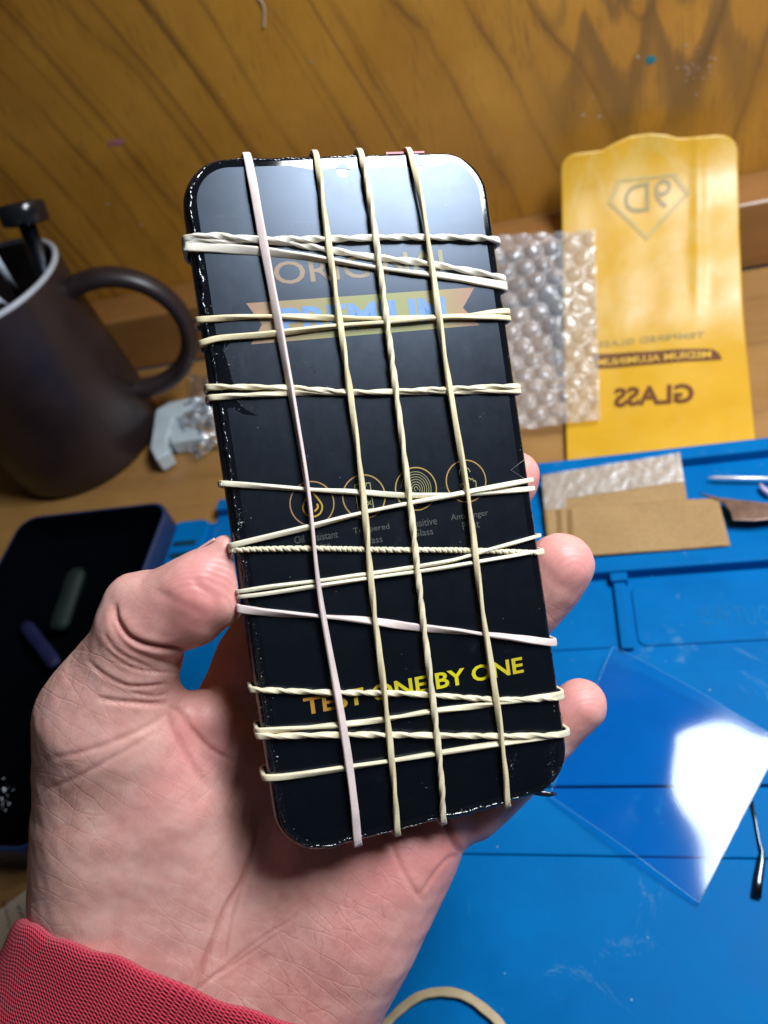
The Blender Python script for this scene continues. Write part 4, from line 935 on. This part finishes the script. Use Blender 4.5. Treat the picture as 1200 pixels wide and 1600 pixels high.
def bag_mat():
    m = NT('yellow_pouch_film'); co = m.co(); a = m.noise(co, 25, 4)
    cl_ = m.ramp(m.noise(m.co((1, 0.7, 0.7), (0, 0, 0.5)), 32, 6, 0.7, 1.2), [(0.46, 0), (0.62, 1)]); zz = m.n('SeparateXYZ', {'Vector': co}).outputs[2]
    base = m.mix(m.math('MULTIPLY', cl_, m.ramp(m.math('MULTIPLY', zz, 12.0), [(0.05, 0.15), (0.35, 0.55)])), m.ramp(a, [(0.3, (0.60, 0.32, 0.012)), (0.7, (0.68, 0.38, 0.020))]), (0.66, 0.46, 0.13))
    m.P(Base_Color=base, Roughness=m.ramp(m.noise(co, 50, 4), [(0.3, 0.34), (0.7, 0.48)]), Specular_IOR_Level=0.5,
        Normal=m.bump(m.math('ADD', m.noise(m.co((1, 0.6, 0.6)), 55, 4, 0.6), m.math('MULTIPLY', m.noise(co, 170, 3), 0.3)), 0.16, 0.0014), Coat_Weight=0.22, Coat_Roughness=0.38)
    return m.m
def bag():
    n1, n2 = 90, 150; v = []; Wd = 0.105
    for j in range(n2):
        for i in range(n1):
            u = i/(n1-1); r = 0.009/Wd; d = min(u, 1-u)
            px = 877 + u*275; top = s_of(np.interp(px, [877, 905, 945, 965, 990, 1020, 1045, 1062, 1075, 1120, 1152], [243, 238, 233, 222, 211, 207, 209, 214, 214, 210, 212]), px)
            if d < r: top -= 0.009*(1 - math.sqrt(max(0, 1 - ((r-d)/r)**2)))
            v.append(bag_pt(u, top*(j/(n2-1))**0.97))
    root = mesh('pouch_sheet', v, grid_faces(n1, n2), bag_mat(), None, True)
    return root
bg_root = thing('glass_pouch', 'yellow plastic screen protector pouch, its printing seen mirrored, leaning at the wall', 'pouch', (0.04, 0.33, 0))
o = bag(); o.name = 'sheet'; o.parent = bg_root; o.data.transform(PM(bg_root).inverted())
sd_ = o.modifiers.new('t', 'SOLIDIFY'); sd_.thickness = 0.0007; sd_.offset = -1
def subdiv_tris(v, f, maxl):
    bm = bmesh.new(); vs = [bm.verts.new(p) for p in v]
    for q in f:
        try: bm.faces.new([vs[i] for i in q])
        except ValueError: pass
    bmesh.ops.triangulate(bm, faces=bm.faces[:])
    for _ in range(5):
        e = [e for e in bm.edges if e.calc_length() > maxl]
        if not e: break
        bmesh.ops.subdivide_edges(bm, edges=e, cuts=1); bmesh.ops.triangulate(bm, faces=[q for q in bm.faces if len(q.verts) > 3])
    bm.verts.index_update(); V = np.array([p.co[:] for p in bm.verts]); Fc = [tuple(p.index for p in q.verts) for q in bm.faces]; bm.free(); return V, Fc
def on_bag(name, v, f, mat):
    """v in (pixel x, pixel y) over the pouch."""
    v, f = subdiv_tris(v, f, 12)
    out = []
    for p in v:
        s = s_of(p[1], p[0]); l, r = edges(p[1]); out.append(bag_pt((p[0]-l)/(r-l), s, 0.00045))
    o = mesh(name, out, f, mat, bg_root, False); return o
M_brown = simple('brown_ink', (0.14, 0.045, 0.012), 0.5); M_faint = simple('faint_brown_ink', (0.33, 0.25, 0.095), 0.5); M_faint2 = simple('faint_outline_ink', (0.49, 0.36, 0.11), 0.5)
def px_text(body, x0, x1, ybl, ybr, h, bold):
    v, f = fit_text(body, x0, x1, 0, 1, bold, True); u = (v[:, 0]-x0)/(x1-x0); v[:, 1] = ybl + (ybr-ybl)*u - h*v[:, 1]; v[:, 2] = 0
    return v, [q[::-1] for q in f]
on_bag('print_glass', *px_text('GLASS', 963, 1087, 641, 634, 31, 0.035), M_brown)
on_bag('print_small', *px_text('TEMPERED GLASS', 938, 1102, 545, 530, 9, 0.01), M_faint)
v = np.array([(930, 556, 0), (1102, 548, 0), (1115, 549, 0), (1124, 556, 0), (1128, 566, 0), (936, 579, 0)], float); 
on_bag('print_band', v, [(0, 1, 2, 3, 4, 5)], M_brown)
v, f = px_text('MEDIUM ALUMINUM', 936, 1112, 575, 563, 11, 0.02)
v2, f2 = subdiv_tris(v, f, 12); out = []
for p in v2:
    l, r = edges(p[1]); out.append(bag_pt((p[0]-l)/(r-l), s_of(p[1], p[0]), 0.0007))
mesh('print_band_words', out, f2, simple('gold_letters', (0.66, 0.40, 0.05), 0.4), bg_root, False)
on_bag('print_numeral', *px_text('9D', 978, 1052, 338, 326, 48, 0.0), M_faint)
dm = [(968, 280), (1058, 271), (1081, 303), (1014, 378), (952, 318)]
def stroke(pts, w):
    P = np.array(pts, float); n = len(P); v = []; f = []
    cen = P.mean(0)
    inn = cen + (P - cen)*(1 - w/45.0)
    for a, b in zip(P, inn): v += [(a[0], a[1], 0), (b[0], b[1], 0)]
    return np.array(v, float), [(2*i, 2*((i+1) % n), 2*((i+1) % n)+1, 2*i+1) for i in range(n)]
on_bag('print_diamond', *stroke(dm, 6), M_faint2)

# ================================================================ BUBBLE WRAP
def bubbles():
    q0 = [(690, 392), (930, 371), (938, 668), (720, 690)]; n1, n2 = 230, 300; v = []
    W_ = 0.082
    def surf_z(y):                      # rests on the desk, pouch and ledge
        z = np.interp(y, [0.30, 0.335, 0.37, 0.40, 0.438, 0.469, 0.49], [0.006, 0.007, 0.0085, 0.018, 0.041, 0.061, 0.085]); return z
    pitch = 0.0122
    for j in range(n2):
        t = j/(n2-1)
        for i in range(n1):
            s = i/(n1-1)
            px = (1-t)*((1-s)*q0[0][0] + s*q0[1][0]) + t*((1-s)*q0[3][0] + s*q0[2][0]); py = (1-t)*((1-s)*q0[0][1] + s*q0[1][1]) + t*((1-s)*q0[3][1] + s*q0[2][1])
            sarc = s_of(py, px); y, z = bp_at(sarc); z += 0.0035; x = XAT(px, y, z)
            # hexagonal bubbles in (x, arc)
            a, b = x/pitch, sarc/(pitch*0.866); best = 9
            for rr in (math.floor(b), math.floor(b)+1):
                off = 0.5*(rr % 2); cc = round(a - off) + off; dd = math.hypot(a - cc, (b - rr)*0.866); best = min(best, dd)
            h = 0.0032*math.sqrt(max(0, 1 - (best/0.44)**2)) if best < 0.44 else 0
            k = np.array([[x, sarc, 0.0]]); w = 0.0016*vnoise(k, 0.03, 21)[0] + 0.0005*vnoise(k, 0.008, 22)[0]
            v.append((x, y - 0.35*(h + w), z + 0.9*(h*(0.8 + 0.3*vnoise(k, 0.02, 23)[0]) + w + 0.0018)))
    m = clear_plastic('bubble_film', 0.30, (0.98, 0.97, 0.97), 0.20, 0.32)
    return tag(mesh('bubble_wrap', v, grid_faces(n1, n2), m, None, True), 'clear bubble wrap sheet overlapping the yellow pouch', 'bubble wrap')
bubbles()

# ================================================================ CARDBOARD, TOOLS, FILM
def kraft(name, tape):
    m = NT(name); co = m.co(); a = m.noise(co, 700, 4, 0.7); b = m.noise(co, 30, 3)
    c = m.ramp(m.math('ADD', m.math('MULTIPLY', a, 0.6), m.math('MULTIPLY', b, 0.4)), [(0.3, (0.30, 0.175, 0.065)), (0.7, (0.44, 0.28, 0.125))])
    m.P(Base_Color=c, Roughness=0.85, Normal=m.bump(a, 0.3, 0.0003)); return m.m
M_kraft = kraft('kraft_card', 0)
def card(label, pts, zs, cells=40, nm='cardboard_piece'):
    c = [D(x, y, z) for (x, y), z in zip(pts, zs)]; n = cells; v = []
    for j in range(n):
        for i in range(n):
            s, t = i/(n-1), j/(n-1); p = (1-t)*((1-s)*c[0]+s*c[1]) + t*((1-s)*c[3]+s*c[2]); q = np.array([[p[0], p[1], 0]])
            v.append(p + np.array([0, 0, 0.0004*vnoise(q, 0.03, len(label))[0] + 0.00015*vnoise(q, 0.006, 3)[0]]))
    r = thing(nm, label, 'cardboard', tuple(c[3])); o = mesh('board', v, grid_faces(n, n), M_kraft, r, True); fixn(o.data)
    s = o.modifiers.new('t', 'SOLIDIFY'); s.thickness = 0.0009; s.offset = 0
    return r, c
cr1, c1 = card('kraft card strip covered with shiny clear tape, the upper of two', [(846, 744), (1062, 709), (1074, 783), (852, 812)], (0.0120, 0.0120, 0.0062, 0.0062))
def tape(c, parent):
    n = 60; v = []
    for j in range(30):
        for i in range(n):
            s, t = i/(n-1), j/29; a = (1-s)*c[0]+s*c[1]; b = (1-s)*c[3]+s*c[2]; p = a + (b-a)*t*(0.62 if s > 0.16 else 0.85); q = np.array([[p[0], p[1], 0]])
            v.append(p + np.array([0, 0, 0.0011 + 0.0003*vnoise(q, 0.02, 31)[0] + 0.00018*vnoise(q, 0.005, 32)[0]]))
    return mesh('clear_tape', v, grid_faces(n, 30), clear_plastic('tape', 0.22, (0.97, 0.97, 0.97), 0.32, 1.1), parent, True)
tape(c1, cr1)
cr2, c2 = card('bare kraft card strip in the tray, the lower of two', [(850, 797), (1122, 778), (1141, 853), (858, 873)], (0.0085, 0.0085, 0.0060, 0.0060))
mb = MB()
for px in (873, 890):
    a, b = D(px, 796, 0.0093), D(px + 5, 870, 0.0068); d = np.array([0.0012, 0, 0]); mb.add([a-d, a+d, b+d, b-d], [(0, 1, 2, 3)])
mb.build('fold_line', simple('kraft_crease', (0.24, 0.135, 0.045), 0.9), cr2)
M_needle = simple('pale_metal', (0.85, 0.85, 0.86), 0.25, 0.4); M_rust = simple('brown_steel', (0.20, 0.13, 0.10), 0.38, 0.7, 0.3, 120)
o = MB().tube([D(1106, 746.5, 0.0072), D(1118, 746.5, 0.0075), D(1300, 749, 0.0080)], [0.0003, 0.0009, 0.0010], 12).build('needle', M_needle, None, True)
tag(o, 'thin bright needle lying at the right end of the tray', 'needle')
tw = thing('tweezers', 'brownish steel tweezers beside the lower kraft card', 'tweezers', tuple(D(1150, 800, 0.005)))
o = MB().slab([D(x, y, z) for x, y, z in ((1090, 769, .009), (1125, 777, .0088), (1230, 789, .0088), (1230, 806, .0088), (1165, 797, .0088), (1132, 787, .0088))], 0.0010).build('arm', M_rust, tw); bevel(o, 0.0003, 2)
o = MB().slab([D(x, y, z) for x, y, z in ((1128, 781, .0110), (1160, 788, .011), (1240, 792, .011), (1240, 806, .011), (1180, 813, .0112), (1145, 812, .0112), (1141, 799, .0112))], 0.0012).build('arm', M_rust, tw); bevel(o, 0.0003, 2)
o = MB().tube([D(1188, 757, 0.007), D(1194, 765, 0.007), D(1204, 772, 0.007)], [0.0009, 0.0013, 0.0012], 10).build('ear_bud', simple('lilac_plastic', (0.55, 0.42, 0.62), 0.3), None, True)
tag(o, 'tiny lilac scrap below the needle in the tray', 'scrap')
o = MB().tube([D(x, y, 0.0072) for x, y in ((1172, 1240), (1181, 1283), (1186, 1312), (1191, 1330), (1190, 1345), (1185, 1375), (1182, 1402))], [0.0005, 0.0005, 0.0005, 0.0008, 0.0013, 0.0015, 0.0016], 12, True, 0.5).build('metal_pick', M_dsteel, None, True)
tag(o, 'bent grey metal pick poking out from under the blue film', 'pick')
o = MB().box(-0.001, 0.001, -0.001, 0.001, 0, 0.0008).build('grit', simple('grit', (0.03, 0.03, 0.03), 0.6), None); bpy.data.objects.remove(o)

def blue_film():
    m = NT('blue_film'); tr_ = m.n('BsdfTransparent', {'Color': (0.40, 0.86, 1.0)}); co = m.co()
    scr = m.ramp(m.noise(m.co((900, 40, 1), (0, 0, 0.15)), 1.0, 3, 0.6), [(0.68, 0), (0.76, 1)])
    gs = m.n('BsdfGlossy', {'Color': (1, 1, 1), 'Roughness': 0.11}); m.set(gs.inputs['Normal'], m.bump(m.noise(co, 30, 2), 0.15, 0.001))
    df = m.n('BsdfDiffuse', {'Color': (0.02, 0.26, 0.60)})
    a = m.n('MixShader'); m.set(a.inputs[0], m.math('MULTIPLY_ADD', scr, 0.10, 0.02)); m.set(a.inputs[1], tr_.outputs[0]); m.set(a.inputs[2], df.outputs[0])
    lw = m.n('LayerWeight', {'Blend': 0.25}); b = m.n('MixShader'); m.set(b.inputs[0], m.math('MULTIPLY_ADD', lw.outputs['Fresnel'], 0.6, 0.02)); m.set(b.inputs[1], a.outputs[0]); m.set(b.inputs[2], gs.outputs[0])
    m.t.links.new(b.outputs[0], m.out.inputs['Surface'])
    c = [(958, 1010), (1222, 1158), (1092, 1411), (858, 1243)]; n = 70; v = []
    zc = [0.0125, 0.0090, 0.0080, 0.0085]
    P = [D(*q, z) for q, z in zip(c, zc)]
    for j in range(n):
        for i in range(n):
            s, t = i/(n-1), j/(n-1); p = (1-t)*((1-s)*P[0]+s*P[1]) + t*((1-s)*P[3]+s*P[2])
            sag = 0.0027*math.sin(math.pi*s) + 0.001*math.sin(math.pi*t); q = np.array([[p[0], p[1], 0]])
            v.append(p + np.array([0, 0, sag + 0.0006*vnoise(q, 0.04, 41)[0]]))
    v = np.array(v); v[:, 2] = np.maximum(v[:, 2], 0.0072)
    o = mesh('protective_film', v, grid_faces(n, n), m.m, None, True)
    ring = [v[i] for i in range(n)] + [v[j*n + n-1] for j in range(1, n)] + [v[(n-1)*n + i] for i in range(n-2, -1, -1)] + [v[j*n] for j in range(n-2, 0, -1)]
    me_ = NT('film_edge'); me_.P(Base_Color=(0.10, 0.40, 0.75), Roughness=0.15, Alpha=0.55)
    MB().tube(ring + ring[:1], 0.00016, 6, False).build('cut_edge', me_.m, o, True)
    return tag(o, 'translucent blue protective film sheet on the mat, glaring white at its right', 'film')
blue_film()

# ================================================================ PRINTED PAPER, LOWER LEFT
M_paper = simple('cream_paper', (0.52, 0.42, 0.30), 0.8, var=0.05)
pp = thing('leaflet', 'cream printed leaflet beside the cuff, lower left', 'leaflet', tuple(D(0, 1450, 0)))
c = [D(-160, 1540, 0.0012), D(48, 1385, 0.0012), D(150, 1560, 0.0012), D(-60, 1760, 0.0012)]
o = MB().slab(c, 0.0008).build('sheet', M_paper, pp)
M_ink = simple('black_ink', (0.02, 0.02, 0.02), 0.6); M_rink = simple('red_ink', (0.45, 0.05, 0.03), 0.6)
def paper_text(name, body, a, b, h, mat, bold=0.0):
    A_, B_ = D(*a, 0.00127), D(*b, 0.00127); d = B_ - A_; w = np.linalg.norm(d); ux = d/w; uy = np.array([-ux[1], ux[0], 0])
    v, f = fit_text(body, 0, w, 0, h, bold); return mesh(name, A_ + v[:, :1]*ux + v[:, 1:2]*uy, f, mat, pp, False)
paper_text('printed_line', 'nent floating ions', (24, 1462), (8, 1404), 0.0022, M_ink)
paper_text('printed_line', 'VPSA', (42, 1432), (30, 1412), 0.0022, M_ink)
paper_text('printed_line', 'ucts na', (12, 1530), (-2, 1478), 0.0030, M_ink, 0.01)
paper_text('printed_numeral', '6', (18, 1492), (12, 1480), 0.0030, M_rink, 0.02)
paper_text('printed_line', 'TOM', (8, 1560), (-6, 1530), 0.0030, M_ink)

# ================================================================ MARKS ON THE WALL
def wall_pt(px, py, y=0.5128):
    d = MW @ np.array([px-600, 800-py, F]); return CPOS + d*y/d[1]
def blob(name, px, py, rx, ry, mat):
    c = wall_pt(px, py); n = 12; v = [c + np.array([0, -0.00025, 0])]
    for k in range(n):
        a = 6.283*k/n; r = random.uniform(0.6, 1.1); e = wall_pt(px + rx*r*math.cos(a), py + ry*r*math.sin(a)); v.append(e)
    f = [(0, 1 + k, 1 + (k+1) % n) for k in range(n)]; o = mesh(name, v, f, mat, None, True); return o
M_wfleck = simple('white_paint_fleck', (0.46, 0.37, 0.27), 0.5)
tag(blob('teal_spot', 1016, 94, 10, 8, simple('teal_paint', (0.02, 0.16, 0.19), 0.5)), 'teal paint spot on the wood wall, upper right', 'paint spot')
tag(blob('pink_mark', 180, 223, 17, 6, simple('pink_chalk', (0.40, 0.14, 0.16), 0.7)), 'pink smudge on the wood wall, upper left', 'smudge')
v = [wall_pt(*q, 0.5126) for q in ((404, -4), (411, 8), (413, 22), (412, 44))]
tag(MB().tube(crom(v, 20), 0.0007, 8).build('white_drip', M_wfleck, None, True), 'thin white drip at the top of the wood wall', 'paint drip')
mb = MB()
for _ in range(34):
    px, py = (random.gauss(1085, 14), random.gauss(110, 18)) if random.random() < 0.6 else random.choice([(1142, 148), (698, 58), (803, 272), (835, 262), (995, 88), (350, 148), (553, 200), (485, 96)])
    c = wall_pt(px + random.uniform(-2, 2), py + random.uniform(-2, 2), 0.5127); s = random.uniform(0.0003, 0.0008)
    pts = [c + np.array([s*math.cos(a)*random.uniform(.6, 1), 0, s*math.sin(a)*random.uniform(.6, 1.3)]) for a in np.linspace(0, 6.28, 8)[:-1]]; mb.add(pts + [c - np.array([0, 0.0003, 0])], [(i, (i+1) % 7, 7) for i in range(7)])
tag(mb.build('paint_flecks', M_wfleck, None), 'sprinkle of tiny white paint flecks on the wood wall', 'paint flecks', kind='stuff')
